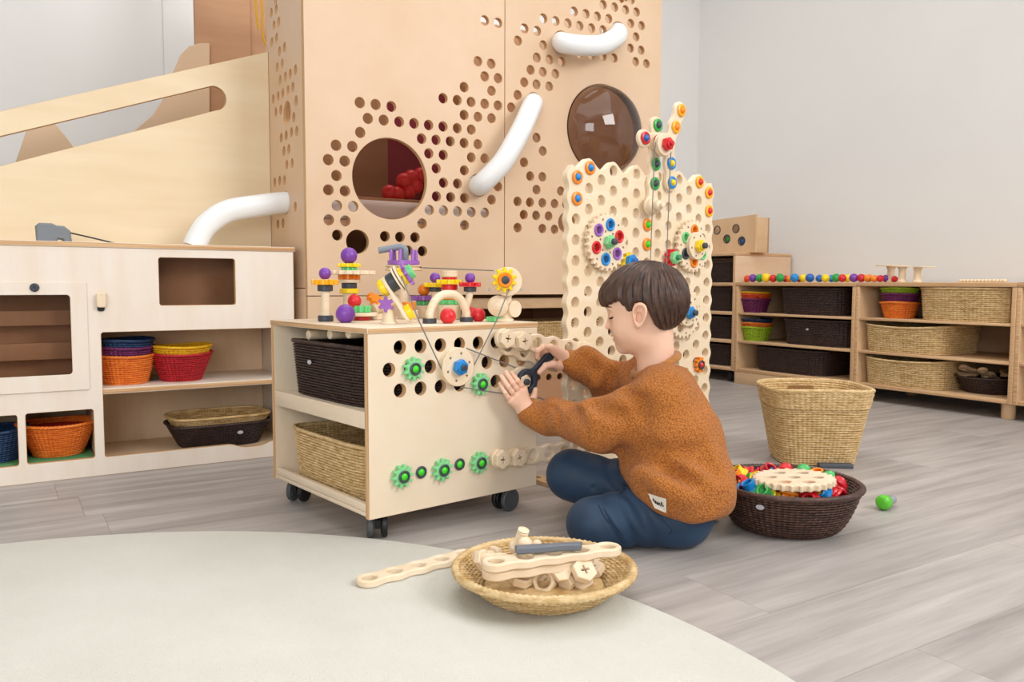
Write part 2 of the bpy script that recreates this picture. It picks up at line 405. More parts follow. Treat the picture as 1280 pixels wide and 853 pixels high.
# the long opening, its sill dipping at the right for fingers
opening = rrect(0.2095, 0.688, 0.0478, 0.3715)
dip = [(0.688-0.006+0*0.0, 0.0478)]
o2 = []
for p in opening:
    o2.append(p)
sill = [(0.2155+0.01*i, 0.0478) for i in range(1, 46)]
sill = [(x, 0.0478-0.012*math.exp(-((x-0.585)/0.045)**4)) for x, z in sill]
o2 = [p for p in opening[:15]]+sill+[p for p in opening[15:]]
kplate('front_panel', rrect(UX0, UX1, 0.0, 0.589, 0.002), [o2, rrect(0.0365, 0.186, 0.0485, 0.1750), rrect(-0.145, 0.0185, 0.0470, 0.1735), rrect(0.351, 0.547, 0.4394, 0.566), rrect(-0.3, 0.148, 0.26, 0.475)], -0.015, 0.0, birch_pale)
ct = box('countertop', UX0-0.003, UX1+0.004, -0.003, 0.303, 0.589, UZ, birch_pale, kit, 0.0012, edge=ply_edge)
box('end_panel', UX1-0.016, UX1, 0.0155, 0.3, 0, 0.5885, birch_pale, kit)
box('end_panel', UX0, UX0+0.016, 0.0155, 0.3, 0, 0.5885, birch_pale, kit)
box('back_panel', UX0+0.0165, UX1-0.0165, 0.288, 0.3, 0, 0.5885, kit_in, kit)
box('divider', 0.190, 0.2055, 0.0155, 0.2875, 0.0, 0.5885, kit_in, kit)
box('divider', 0.0195, 0.0345, 0.0155, 0.2875, 0.046, 0.183, kit_in, kit)
box('bottom_board', UX0+0.0165, 0.1895, 0.0155, 0.2875, 0.03, 0.0455, kit_in, kit)
box('bottom_board', 0.206, UX1-0.0165, 0.0155, 0.2875, 0.02, 0.0345, kit_in, kit)
box('shelf_board', 0.206, UX1-0.0165, 0.004, 0.2875, 0.2105, 0.2255, birch_pale, kit, edge=ply_edge)
box('shelf_board', 0.206, UX1-0.0165, 0.0155, 0.2875, 0.378, 0.392, kit_in, kit)
box('shelf_board', UX0+0.0165, 0.1895, 0.0155, 0.2875, 0.185, 0.2, kit_in, kit)
box('bounce_board', 0.2065, UX1-0.0175, 0.115, 0.123, 0.3925, 0.588, kit_in, kit)  # added nearer backs, so both windowed compartments look brighter
box('bounce_board', UX0+0.0175, 0.189, 0.130, 0.138, 0.2005, 0.588, kit_in, kit)
for z0, z1 in ((0.301, 0.345), (0.389, 0.428)):
    box('oven_rack', -0.42, 0.186, 0.075, 0.09, z0, z1, kit_in, kit, edge=ply_edge)
door = kplate('oven_door', rrect(-0.335, 0.18, 0.2266, 0.5005, 0.004), [rrect(-0.3, 0.142, 0.268, 0.4683, 0.008)], 0.0006, 0.0045, birch_pale, edge=None)
kplate('oven_pane', rrect(-0.308, 0.156, 0.255, 0.482, 0.002), [], -0.019, -0.0155, pane_m, 0, door and kit, None)
kplate('microwave_pane', rrect(0.342, 0.556, 0.431, 0.575, 0.002), [], -0.019, -0.0155, pane_m, 0, kit, None)
kn = link('door_screw', lathe_mesh('door_screw', [(0.0105, 0.0), (0.0105, 0.003), (0.008, 0.006), (0.003, 0.006), (0.003, 0.003), (0, 0.003)], 20), door, dark_pl, (0.066, 0.4868, 0.0045))
lt = link('turn_latch', plate_mesh('turn_latch', rrect(-0.011, 0.011, -0.016, 0.022, 0.006), [], 0.004, 0.016, 0.002), kit, toy_wood, (0.2115, 0, 0.452), FR)
link('latch_slot', plate_mesh('latch_slot', rrect(-0.009, 0.008, -0.026, 0.0), [], 0.0, 0.0038, 0.0005), lt, black_m)
# green mats and small blocks seen in the cubbies
for x0, x1, lb in ((0.038, 0.186, 'thin green mat on the floor of the cubby with the orange basket'), (-0.145, 0.0175, 'thin green mat on the floor of the cubby with the blue basket')):
    tag(box('mat', x0, x1, UY+0.02, UY+0.26, 0.0458, 0.0500, mat('green_mat', '4c8a55', 0.8), None, 0.0008), lb, 'mat')
for px, py, m, lb in ((42, 566, 'red', 'red round block behind the orange basket, left side'), (103, 566, 'royal', 'blue round block behind the orange basket, right side')):
    p = hy(px, py, UY+0.14); tag(link('toy_block', ball_mesh(0.014), None, PL[m], (p[0], UY+0.14, 0.0645)), lb, 'block')
# baskets in the kitchen
def kb(px, py, y):
    p = hy(px, py, y); return p[0], p[1]
def stack_of(xy, z, rotz, specs, e=2.0):
    for i, (wk, lb, a0, a1, h, dz, dip) in enumerate(specs):
        basket('basket', lb, wk, (xy[0], xy[1], z+dz), rotz+0.3*i, a0, a0*0.92, a1, a1*0.92, h, e, 0.0056, 0.0115, rim=0.0035, dip=dip, group='small coloured woven baskets')
ky = UY+0.105
x, y = kb(157, 470, ky)
stack_of((x, y), 0.2260, 0.2, [('orange', 'orange woven basket at the bottom of the stack of three on the kitchen shelf', 0.055, 0.077, 0.075, 0, 0.004),
    ('purple', 'purple woven basket in the middle of the stack, between blue and orange', 0.0545, 0.0765, 0.075, 0.022, 0.004), ('blue', 'navy blue woven basket on top of the kitchen shelf stack', 0.0545, 0.0765, 0.075, 0.042, 0.004)])
x, y = kb(227, 470, ky)
stack_of((x, y), 0.2260, 0.0, [('red', 'red woven basket under the yellow one on the kitchen shelf', 0.052, 0.083, 0.074, 0, 0.004), ('yellow', 'yellow woven basket nested in the red one on the kitchen shelf', 0.0515, 0.082, 0.074, 0.021, 0.004)])
x, y = kb(73, 560, UY+0.095)
basket('basket', 'orange woven basket with red inside alone in the low kitchen cubby', 'orange', (x, y, 0.0505), 0.1, 0.056, 0.052, 0.093, 0.085, 0.082, 2.0, 0.0056, 0.0115, rim=0.004, dip=0.004)
link('lining', plate_mesh('lining', circ(0, 0, 0.0785, 40, 0.0715), [], 0.070, 0.073), bpy.data.objects[[n for n in LABELS['orange woven basket with red inside alone in the low kitchen cubby']][0]], mat('red_lining', 'c8281e', 0.7))['label'] = 'red filling inside the basket'
x, y = kb(-14, 560, UY+0.095)
basket('basket', 'blue woven basket at the left edge in the low kitchen cubby', 'blue', (x, y, 0.0505), 0.1, 0.064, 0.06, 0.088, 0.08, 0.078, 2.0, 0.0056, 0.0115, rim=0.004, dip=0.004)
x, y = kb(273, 540, UY+0.11)
basket('tray_basket', 'dark brown rectangular woven tray under the tan tray on the lowest kitchen shelf', 'darkbrown', (x, y, 0.0348), 0.05, 0.105, 0.07, 0.138, 0.095, 0.066, 4.0, 0.005, 0.009, rim=0.004, metal=(0.035, -0.096, 0.042, 0))
basket('tray_basket', 'tan rectangular woven tray nested in the dark brown one on the lowest kitchen shelf', 'ocher', (x, y, 0.0575), 0.05, 0.104, 0.069, 0.136, 0.093, 0.064, 4.0, 0.005, 0.009, rim=0.004)
# grey gadget on the counter
p = hy(68, 290, UY+0.16)
gd = thing('switch_box', 'small grey plastic gadget with a thin black cable on the kitchen counter', 'gadget', (p[0], UY+0.16, UZ))
gp = [(-0.042, 0.0), (-0.044, 0.044), (-0.036, 0.052), (-0.005, 0.052), (0.004, 0.047), (0.022, 0.046), (0.036, 0.034), (0.04, 0.0), (0.022, 0.0), (0.018, 0.010), (0.008, 0.012), (0.002, 0.0)]
link('housing', plate_mesh('housing', gp, [], -0.022, 0.022, 0.004), gd, mat('gadget_grey', '757b82', 0.5), (0, 0, 0.0005), FR)
link('cable', tube_mesh('cable', smooth_path([(0.036, 0, 0.03), (0.07, -0.01, 0.022), (0.11, -0.02, 0.012), (0.145, -0.03, 0.003)], 8), 0.002, 6), gd, black_m)

# ================================================================== PLAY TOWER
TX0, TX1, TY, TS = 0.736, 2.066, 2.27, 0.4625
tow = thing('play_tower', 'tall birch plywood play tower with round holes, porthole and smoked bubble window', 'play tower', (TX0, TY, 0))
def tz(px, py): p = hy(px, py, TY); return p[0]-TX0, p[2]
XS = 1.396-TX0; TH = 0.018; TTOP = 1.62
def zpts(lst, ox, oy, s): return [(ox+a/s, oy+b/s) for a, b in lst]
L1 = zpts([(193,110),(270,119),(346,129),(232,187),(309,195),(384,203),(456,211),(527,219),(597,226),(666,234),(734,241),(195,255),(78,317),(157,323),(40,387),(120,394),(80,464),(41,534),(121,539),(82,610),(161,614),(43,679),(123,684),(84,753),(699,35),(832,53),(597,89),(666,98),(733,107),(799,116),(863,124),(699,170),(766,179),(832,186),(493,285),(563,291),(632,298),(699,306),(766,312),(528,357),(598,364),(734,376),(799,381),(564,429),(700,439),(599,499),(667,503),(863,517),(565,565),(634,569),(701,573),(832,581),(530,631),(599,634),(667,638),(734,641),(799,644),(701,705),(495,697),(315,759),(388,762),(461,764),(427,829),(497,831)], 400, 100, 3.879)
L1 += zpts([(739,66),(782,74),(717,198),(760,206),(739,247),(782,253)], 320, 0, 2.584)
R1 = zpts([(152,152),(117,217),(219,165),(252,98),(318,112),(383,125),(446,138),(509,150),(570,160),(416,61),(479,74),(540,87),(601,100),(571,25),(632,38),(691,52),(749,64),(719,125),(776,137),(747,197),(717,257),(774,268),(745,329),(802,340),(252,241),(218,307),(285,318),(350,329),(185,373),(250,384),(317,394),(151,439),(217,450),(284,461),(116,507),(82,573),(446,285),(508,295),(570,300),(629,309),(722,-2),(666,-8),(510,-40),(571,-52),(632,-30),(691,-18)], 620, 0, 4.264)
R1 += zpts([(387,308),(420,379),(320,440),(353,513),(418,517),(387,585),(516,593),(286,648),(352,653),(418,656),(483,660),(543,663),(319,719),(385,723),(451,726),(286,788),(418,793),(483,797)], 580, 100, 4.264)
HR = 0.0155
def pplate(name, outer, holes, z0, z1, m, parent, bev=0.001):
    me = plate_mesh(name, outer, holes, z0, z1, bev, True); me.materials.append(m); me.materials.append(ply_edge)
    return link(name, me, parent, None, None, FR)
pc = tz(488.2, 223.7); PR = 0.1205
sc = tz(447, 302.4); tl = tz(598.5, 231.5); tu = tz(667.9, 128.5); t3 = tz(702, 51.5); t4 = tz(773.5, 39.5); bc = tz(754.5, 163); BR = 0.158
ring = tz(708.5, 278.7)
def clear(p, others, m=0.004): return all(math.hypot(p[0]-q[0], p[1]-q[1]) > r+HR+m for q, r in others)
bigL = [(pc, PR), (sc, 0.035), (tl, 0.036)]; bigR = [(tu, 0.034), (t3, 0.034), (t4, 0.034), (bc, BR), (ring, 0.036)]
hl = [circ(*tz(*p), HR, 18) for p in L1 if clear(tz(*p), bigL) and tz(*p)[0] < XS-0.018]+[circ(*c, r, 56 if r > 0.1 else 28) for c, r in bigL]
hr = [circ(*tz(*p), HR, 18) for p in R1 if clear(tz(*p), bigR) and tz(*p)[1] < TTOP-0.03]+[circ(*c, r, 64 if r > 0.1 else 28) for c, r in bigR]
pplate('front_panel', [(0, TS+0.001), (XS-0.001, TS+0.001), (XS-0.001, TTOP), (0, TTOP)], hl, -TH, 0, birch, tow)
pplate('front_panel', [(XS+0.001, TS+0.001), (TX1-TX0, TS+0.001), (TX1-TX0, TTOP), (XS+0.001, TTOP)], hr, -TH, 0, birch, tow)
pplate('lower_panel', [(0, 0), (0.40, 0), (0.40, TS-0.001), (0, TS-0.001)], [], -TH, 0, birch, tow)
for px in (612, 652):
    q = tz(px, 362); link('screw', lathe_mesh('screw', [(0.005, 0), (0.0045, 0.0015), (0.002, 0.0018), (0, 0.0012)], 12), tow, steel, (q[0], 0, q[1]), FR)
# side panel (faces -X), pierced the same way
SPY = 0.83
def sx_(px, py): p = hx(px, py, TX0); return -(p[1]-TY), p[2]
S1 = zpts([(42,32),(25,45),(50,75),(34,88),(43,130),(27,146),(70,163),(53,177),(62,220),(45,232),(108,240),(90,254),(73,264),(55,276),(99,300),(82,310),(64,322),(48,331),(31,341),(110,347),(57,378),(40,386),(102,404),(112,451),(94,456),(76,466),(59,474),(85,514),(68,520),(96,562),(78,567),(70,620),(54,622),(37,628),(107,712),(89,715),(65,768),(48,772),(40,2)], 330, 0, 2.752)
sb_ = sx_(330+79/2.752, 390/2.752); st = sx_(330+76/2.752, 697/2.752)
sh = [circ(*sx_(*p), 0.0145, 16) for p in S1 if clear(sx_(*p), [(sb_, 0.036), (st, 0.034)])]+[circ(*sb_, 0.036, 28), circ(*st, 0.034, 28)]
zs = hx(375, 360.5, TX0)[2]
me = plate_mesh('side_panel', [(-0.372, zs+0.001), (-0.0185, zs+0.001), (-0.0185, TTOP), (-0.372, TTOP)], sh, -TH, 0, 0.001, True); me.materials.append(birch); me.materials.append(ply_edge)
link('side_panel', me, tow, None, None, (PI/2, 0, -PI/2))
box('lower_side_panel', 0, TH, 0.0185, SPY, 0, zs-0.001, birch, tow)
box('far_side_panel', TX1-TX0-TH, TX1-TX0, 0.0185, SPY, 0, TTOP, birch, tow)
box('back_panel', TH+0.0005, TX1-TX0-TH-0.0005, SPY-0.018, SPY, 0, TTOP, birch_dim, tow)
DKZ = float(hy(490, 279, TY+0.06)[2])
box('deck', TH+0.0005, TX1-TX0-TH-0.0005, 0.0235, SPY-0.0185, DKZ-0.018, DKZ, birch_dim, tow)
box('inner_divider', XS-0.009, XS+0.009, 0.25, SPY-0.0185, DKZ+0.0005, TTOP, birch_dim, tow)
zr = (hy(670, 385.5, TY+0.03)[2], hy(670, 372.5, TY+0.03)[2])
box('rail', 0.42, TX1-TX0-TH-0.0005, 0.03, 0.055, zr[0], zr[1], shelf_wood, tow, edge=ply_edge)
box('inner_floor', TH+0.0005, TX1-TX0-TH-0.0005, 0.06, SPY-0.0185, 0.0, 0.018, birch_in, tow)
# porthole pane and bubble
link('porthole_pane', plate_mesh('porthole_pane', circ(0, 0, PR+0.012, 48), [], -TH-0.004, -TH-0.0005), tow, pane_m, (pc[0], 0, pc[1]), FR)
pf = [((BR-0.001)*math.cos(t), 0.115*math.sin(t)-0.012) for t in np.linspace(0.0, PI/2-0.001, 26)]; pf.append((0, pf[-1][1]))
bw = link('bubble_window', lathe_mesh('bubble_window', pf, 72, False), tow, bubble_m, (bc[0], 0, bc[1]), FR); bw['label'] = 'smoked clear dome bulging from the panel'
rm = link('window_ring', lathe_mesh('window_ring', [(BR-0.0005, -0.0175), (BR-0.0005, -0.002), (BR-0.006, -0.002), (BR-0.006, -0.0175)], 64, False), tow, birch_dim, (bc[0], 0, bc[1]), FR)
# slide side with its long slot, behind the counter; joins the tower
SLY = 2.622-TY
def sl(px, py): p = hy(px, py, 2.622); return p[0]-TX0, p[2]
xa = -1.35
def ext(p, q, x): t = (x-p[0])/(q[0]-p[0]); return (x, p[1]+t*(q[1]-p[1]))
ta, tb = sl(0, 139), sl(336, 64.4); ua, ub = sl(0, 170.6), sl(265, 107.5); la, lb_ = sl(0, 207.5), sl(270, 138)
top0 = ext(ta, tb, xa); top1 = ext(ta, tb, -0.001)
um = ((ub[0]+lb_[0])/2, (ub[1]+lb_[1])/2); rr_ = math.hypot(ub[0]-lb_[0], ub[1]-lb_[1])/2; an = math.atan2(ub[1]-lb_[1], ub[0]-lb_[0])
slot = [ext(ua, ub, xa+0.06), ub]+[(um[0]+rr_*math.cos(an-PI*i/14), um[1]+rr_*math.sin(an-PI*i/14)) for i in range(1, 14)]+[lb_, ext(la, lb_, xa+0.06)]
me = plate_mesh('slide_side_panel', [(xa, 0.45), (-0.001, 0.45), top1, top0], [slot], -0.018, 0, 0.001, True); me.materials.append(mat('slide_birch_plywood', 'e9d6b6', 0.45, 'e2cba6', 'noise', (1.2, 9, 9), 1.6, 0.0, 5)); me.materials.append(ply_edge)
link('slide_side_panel', me, tow, None, (0, SLY, 0), FR)
q = sl(311, 272); link('screw', lathe_mesh('screw', [(0.005, 0), (0.0045, 0.0015), (0.002, 0.0018), (0, 0.0012)], 12), tow, steel, (q[0], SLY, q[1]), FR)
# the far slide side with a wavy outline, seen in the slot
def f3(px, py): p = hy(px, py, 3.04); return p[0]-TX0, p[2]
out = [f3(*p) for p in [(-60, 260), (15, 215), (24, 190), (33, 163), (50, 152), (70, 156), (82, 170), (92, 184), (105, 195), (130, 190), (160, 170), (190, 145), (208, 118), (218, 88), (226, 68), (236, 58), (250, 54), (262, 54), (262, 320), (-60, 320)]]
box('ladder_board', f3(245, 40)[0], 0.06, 3.06-TY, 3.078-TY, 0.5, 2.0, birch_dim, tow)
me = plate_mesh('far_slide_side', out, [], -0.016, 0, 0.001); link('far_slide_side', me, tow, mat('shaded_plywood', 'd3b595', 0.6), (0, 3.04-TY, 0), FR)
# yellow cords hanging in the tower's side
for i, pts in enumerate(([(319, -30), (320, 10), (321, 22), (323, 36)], [(326, -30), (327.5, 15), (328, 42), (332, 56)])):
    P = [tuple(hy(a, b, 2.8)) for a, b in pts]
    tag(link('rope', tube_mesh('rope', smooth_path(P, 6), 0.0035, 6), None, mat('yellow_rope', 'd9a91c', 0.7)), ['left of two yellow ropes hanging beside the tower side, the short one', 'right of two yellow ropes hanging beside the tower side, the longer one'][i], 'rope')
# white hoses
hose_m = white_pl
def hose(label, pts, r):
    return tag(link('hose', tube_mesh('hose', smooth_path(pts, 12), r, 20), None, hose_m), label, 'hose')
def T3(c, off): return (TX0+c[0], TY-off, c[1])
def tyo(px, py, off): p = hy(px, py, TY-off); return tuple(p)
hose('thick white hose arching diagonally across the panel seam, right of the porthole', [T3(tl, -0.06), T3(tl, -0.01), tyo(603, 229, 0.05), tyo(628, 203, 0.085), tyo(650, 165, 0.085), tyo(664, 134, 0.05), T3(tu, -0.01), T3(tu, -0.06)], 0.0325)
hose('thick white hose arching sideways above the bubble window', [T3(t3, -0.06), T3(t3, -0.01), tyo(705, 54, 0.045), tyo(728, 57, 0.08), tyo(752, 56, 0.08), tyo(771, 46, 0.045), T3(t4, -0.01), T3(t4, -0.06)], 0.0325)
ty_ = TY-st[0]
hose('thick white hose curving from the tower side down to the kitchen counter', [(TX0+0.06, ty_, st[1]), (TX0, ty_, st[1]), tuple(hy(325, 257, ty_)), tuple(hy(285, 264, ty_)), tuple(hy(259, 281, ty_)), tuple(hy(247, 299, ty_)), (hy(243, 310, ty_)[0], ty_, UZ+0.001)], 0.0325)
# things inside the tower seen through the porthole
cx_ = TX0+pc[0]
cu = tag(box('cushion', 0.80, 1.42, 2.33, 2.44, DKZ+0.0004, hy(490, 251, 2.33)[2], mat('white_cushion', 'f2f3f5', 0.8), None, 0.02), 'white padded cushion behind the dark round porthole', 'cushion')
p0, p1 = hy(485, 200, 2.62), hy(560, 200, 2.62)
tag(box('curtain', p0[0], p1[0], 2.615, 2.622, DKZ+0.0004, 1.25, mat('crimson_cloth', '8e3446', 0.8), None, 0.001), 'crimson cloth hanging inside the tower behind the porthole', 'curtain')
for i, (px, py) in enumerate([(505, 226), (510, 240), (519, 233), (526, 219), (497, 243), (487, 241), (514, 222)]):
    p = hy(px, py, 2.53); o = tag(link('play_ball', ball_mesh(0.027), None, PL['red'], tuple(p)), 'red play ball glimpsed behind the dark round porthole', 'ball', 'red balls inside the tower')
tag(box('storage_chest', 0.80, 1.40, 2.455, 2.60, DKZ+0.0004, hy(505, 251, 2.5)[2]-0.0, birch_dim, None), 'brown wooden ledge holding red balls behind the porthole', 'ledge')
# tan basket on a pierced crate under the tower, right of the cart
p = hy(690, 440, 2.36)
cr = thing('crate', 'brown wooden crate with round holes standing under the tower behind the peg board', 'crate', (1.70, 2.47, 0.0185))
cm = plate_mesh('front_board', [(-0.25, 0), (0.25, 0), (0.25, 0.195), (-0.25, 0.195)], [circ(-0.21+0.0475*i, 0.15, 0.012, 14) for i in range(9)], -0.012, 0, 0.001)
link('front_board', cm, cr, birch_dim, (0, -0.12, 0), FR)
box('side_board', -0.25, -0.238, -0.1075, 0.12, 0, 0.195, birch_dim, cr); box('side_board', 0.238, 0.25, -0.1075, 0.12, 0, 0.195, birch_dim, cr)
box('bottom_board', -0.2375, 0.2375, -0.1075, 0.12, 0, 0.012, birch_dim, cr); box('lid', -0.25, 0.25, -0.12, 0.12, 0.1955, 0.2075, birch_dim, cr)
zt = hy(690, 402.5, 2.37)[2]
basket('basket', 'tan woven basket under the tower between the cart and the peg board', 'tan', (1.70, 2.47, 0.227), 0, 0.20, 0.095, 0.215, 0.105, zt-0.228, 5.0, 0.0055, 0.011, rim=0.004)

# ================================================================== ACTIVITY CART
CA = 0.1389; CO = np.array([0.5743, 1.4217, 0.0]); CL, CD, CT = 0.4256, 0.4341, 0.4158
E1 = np.array([math.cos(CA), math.sin(CA), 0]); NF = np.array([math.sin(CA), -math.cos(CA), 0])   # along the face, out of the face
def FP(u, v, off=0.0): return CO+E1*u+NF*off+np.array([0, 0, v])
def tp(px, py, off=0.0):
    P = hit(px, py, CO+NF*off, NF); return float((P-CO) @ E1), float(P[2])
FROT = (PI/2, 0, CA)
cart = thing('activity_cart', 'birch plywood activity cart on black casters with a pierced front panel', 'cart', tuple(CO), (0, 0, CA))
ch = [tp(460+a/4.923, 400+b/4.923) for a, b in [(197,172),(323,161),(445,156),(563,150),(677,143),(130,308),(383,290),(282,300),(730,262),(840,250),(197,435),(323,422),(445,412),(563,405),(790,375),(690,390)]]
r1 = [(0.0706+0.0476*i, 0.3764) for i in range(8)]; r2 = [(0.0462+0.0476*i, 0.3346) for i in range(8)]; r3 = [(0.0703+0.0476*i, 0.2928) for i in range(8)]
hs = [circ(u, v, 0.0135, 20) for u, v in r1+r2+r3 if u < CL-0.02]
FT = 0.0145
pplate('front_panel', [(0, 0.05), (CL, 0.05), (CL, CT-0.0112), (0, CT-0.0112)], hs, -FT, 0, birch_cart, cart, 0.0008)
pplate('back_panel', [(0, 0.05), (CL, 0.05), (CL, CT-0.0112), (0, CT-0.0112)], [], -CD, -CD+FT, birch_cart, cart, 0.0008)
box('table_top', -0.001, CL+0.001, -0.001, CD+0.001, CT-0.011, CT, birch_cart, cart, 0.001, edge=ply_edge)
def cz(px, py): P = hit(px, py, CO, E1); return float((P-CO) @ -NF), float(P[2])
zb, zm0, zm1 = 0.05, cz(342, 506)[1], cz(342, 488)[1]
box('bottom_board', 0.0, CL, FT+0.0005, CD-FT-0.0005, zb+0.003, zb+0.012, birch_cart, cart)
box('front_rail', -0.0005, 0.012, FT+0.0005, CD-FT-0.0005, zb+0.0125, zb+0.028, birch_cart, cart)
box('shelf_board', 0.0125, CL-0.001, FT+0.0005, CD-FT-0.0005, zm1-0.012, zm1-0.002, birch_cart, cart)
box('shelf_rail', 0.0, 0.012, FT+0.0005, CD-FT-0.0005, zm0, zm1, birch_cart, cart)
for px, py in ((374, 419.5), (400.3, 418.5), (423, 417.5)):
    yy, zz = cz(px, py); link('dowel', lathe_mesh('dowel', puck(0.0105, 0, 0.30), 24), cart, toy_wood, (0.02, yy, zz), (0, PI/2, 0))
def caster(x, y, ang):
    t = link('caster', lathe_mesh('caster', [(0.0, 0.046), (0.013, 0.046), (0.013, 0.0528), (0.0, 0.0528)][1:3]+[(0.006, 0.0528)], 16), cart, black_m, (x, y, 0), (0, 0, ang))
    for s in (-1, 1):
        link('wheel', lathe_mesh('wheel', [(0.006, -0.0065), (0.018, -0.0065), (0.0195, -0.005), (0.024, -0.005), (0.0255, -0.003), (0.0255, 0.004), (0.024, 0.006), (0.018, 0.0045), (0.0, 0.0045)], 28), t, wheel_gr if s > 0 else black_m, (0.012, s*0.0135, 0.0255), (PI/2, 0, 0 if s < 0 else PI))
    link('fork', plate_mesh('fork', [(-0.012, 0.022), (0.012, 0.046), (-0.004, 0.049), (-0.018, 0.040)], [], -0.0055, 0.0055, 0.001), t, black_m, (0.004, 0, 0), (PI/2, 0, 0))
    return t
caster(0.035, 0.030, R(62)); caster(0.030, CD-0.055, R(35)); caster(CL-0.055, 0.03, R(-172)); caster(CL-0.05, CD-0.06, R(20))
# the two long baskets in the cart
def cl(x, y, z): return tuple(CO-NF*y+E1*x+np.array([0, 0, z]))
basket('basket', 'dark brown woven basket on the upper shelf of the cart', 'darkbrown', cl(0.195, CD/2, zm1-0.0018), CA, 0.172, 0.190, 0.183, 0.1965, 0.108, 5.0, 0.0054, 0.011, rim=0.0045, dip=0.012, metal=(-0.185, 0.045, 0.078, -PI/2))
basket('basket', 'tan woven basket on the lower shelf of the cart', 'tan', cl(0.195, CD/2, zb+0.0122), CA, 0.172, 0.191, 0.183, 0.197, 0.105, 5.0, 0.0054, 0.011, rim=0.0045, dip=0.010, metal=None)

# ---------------------------------------------------------------- construction pieces
def gmesh(r0, r1, n, t, holes=(), bev=0.001): return plate_mesh('gear', gear_outline(r0, r1, n), list(holes), 0, t, bev)
GEAR10 = gmesh(0.0165, 0.0235, 10, 0.011)
RINGP = [(0.0085, 0.0), (0.0115, 0.0), (0.0125, 0.0015), (0.0125, 0.003), (0.0105, 0.0045), (0.0085, 0.004), (0.0078, 0.002)]
RING = lathe_mesh('ring', RINGP+[RINGP[0]], 28, False)
CAP = lathe_mesh('cap', [(0.0078, 0.0), (0.0072, 0.003), (0.0045, 0.0055), (0.0, 0.0065)], 20)
RING2 = lathe_mesh('ring', [(0.0085, 0.0), (0.0145, 0.0), (0.0158, 0.002), (0.015, 0.0045), (0.011, 0.006), (0.0085, 0.0045), (0.0085, 0.0)], 28, False)
CAP2 = lathe_mesh('cap', [(0.0088, 0.0), (0.0085, 0.002), (0.006, 0.006), (0.003, 0.0078), (0.0, 0.008)], 20)
def ft(name, label, cat, px, py, off=0.0003, group=None, seen=0.0):
    u, v = tp(px, py, off+seen); return thing(name, label, cat, tuple(FP(u, v, off)), FROT, group)
def face(name, me, t, m, z=0.0, roll=0.0, xy=(0, 0)): return link(name, me, t, m, (xy[0], xy[1], z), (0, 0, roll))
gg = mat('mint_plastic', '86d492', 0.4)
for i, (px, py, lb) in enumerate([(515, 461, 'upper left, beside the wooden pulley'), (599, 480, 'upper right, below the pulley edge'), (501, 595, 'lower row, left end'), (551, 587, 'lower row, middle'), (597.5, 578, 'lower row right, beside wooden link')]):
    t = ft('gear', 'mint toothed gear with grey ring on cart front, '+lb, 'gear', px, py, 0.0003, 'mint green gears on the cart front')
    face('gear_wheel', GEAR10, t, gg, 0, 0.2*i); face('ring', RING, t, dark_pl, 0.0112); face('button', CAP, t, PL['lime'], 0.0112)
for px, py, lb in [(526, 590.5, 'between the left and middle lower gears'), (574, 580.5, 'between the middle and right lower gears')]:
    t = ft('peg', 'grey ring with green button on the cart front '+lb, 'peg', px, py, 0.0003, 'grey ringed green buttons on the cart front')
    face('ring', RING, t, dark_pl); face('button', CAP, t, PL['lime'])
def nut_mesh(r, t, bore=0.0): return plate_mesh('nut', hexagon(r, 0.3), [circ(0, 0, bore, 16)] if bore else [], 0, t, 0.0015)
NUT = nut_mesh(0.0165, 0.013); NUTW = plate_mesh('nut', hexagon(0.0205, PI/6), [[(a*0.0075 if True else 0, b) for a, b in []]] if False else [], 0, 0.012, 0.002)
def cross_pts(L, W): return [(-W, -L), (W, -L), (W, -W), (L, -W), (L, W), (W, W), (W, L), (-W, L), (-W, W), (-L, W), (-L, -W), (-W, -W)]
NUTX = plate_mesh('nut', hexagon(0.0205, PI/6), [cross_pts(0.0072, 0.0016)], 0, 0.012, 0.0012)
XIN = plate_mesh('recess_shade', cross_pts(0.0078, 0.0021), [], 0, 0.004)
def bolt_mesh(r, L): return lathe_mesh('bolt', [(0, 0)]+[p for i in range(int(L/0.004)) for p in ((r, i*0.004+0.0005), (r*0.82, i*0.004+0.0025))]+[(r, L-0.001), (r*0.8, L), (0, L)], 16)
slot_m = mat('slot_shade', '5a4632', 0.8)  # shade of the cross slots, put into the colour of dark pieces
def slots(t, rad, z, n=6, a0=0.3):
    V = []; Fc = []
    for i in range(n):
        a = a0+2*PI*i/n; c = np.array([rad*math.cos(a), rad*math.sin(a)])
        for d in (0.6, 0.6+PI/2):
            e = np.array([math.cos(a+d), math.sin(a+d)]); q = np.array([-e[1], e[0]]); k = len(V)
            for s1, s2 in ((-1, -1), (1, -1), (1, 1), (-1, 1)): V.append(tuple(c+e*0.0032*s1+q*0.0008*s2)+(z-0.0005,))
            for s1, s2 in ((-1, -1), (1, -1), (1, 1), (-1, 1)): V.append(tuple(c+e*0.0032*s1+q*0.0008*s2)+(z+0.0002,))
            Fc += [tuple(k+j for j in f) for f in box_vf(0, 1, 0, 1, 0, 1)[1]]
    o = link('slot_marks', pymesh('slot_marks', V, Fc, False), t, slot_m); o['kind'] = 'stuff'; return o
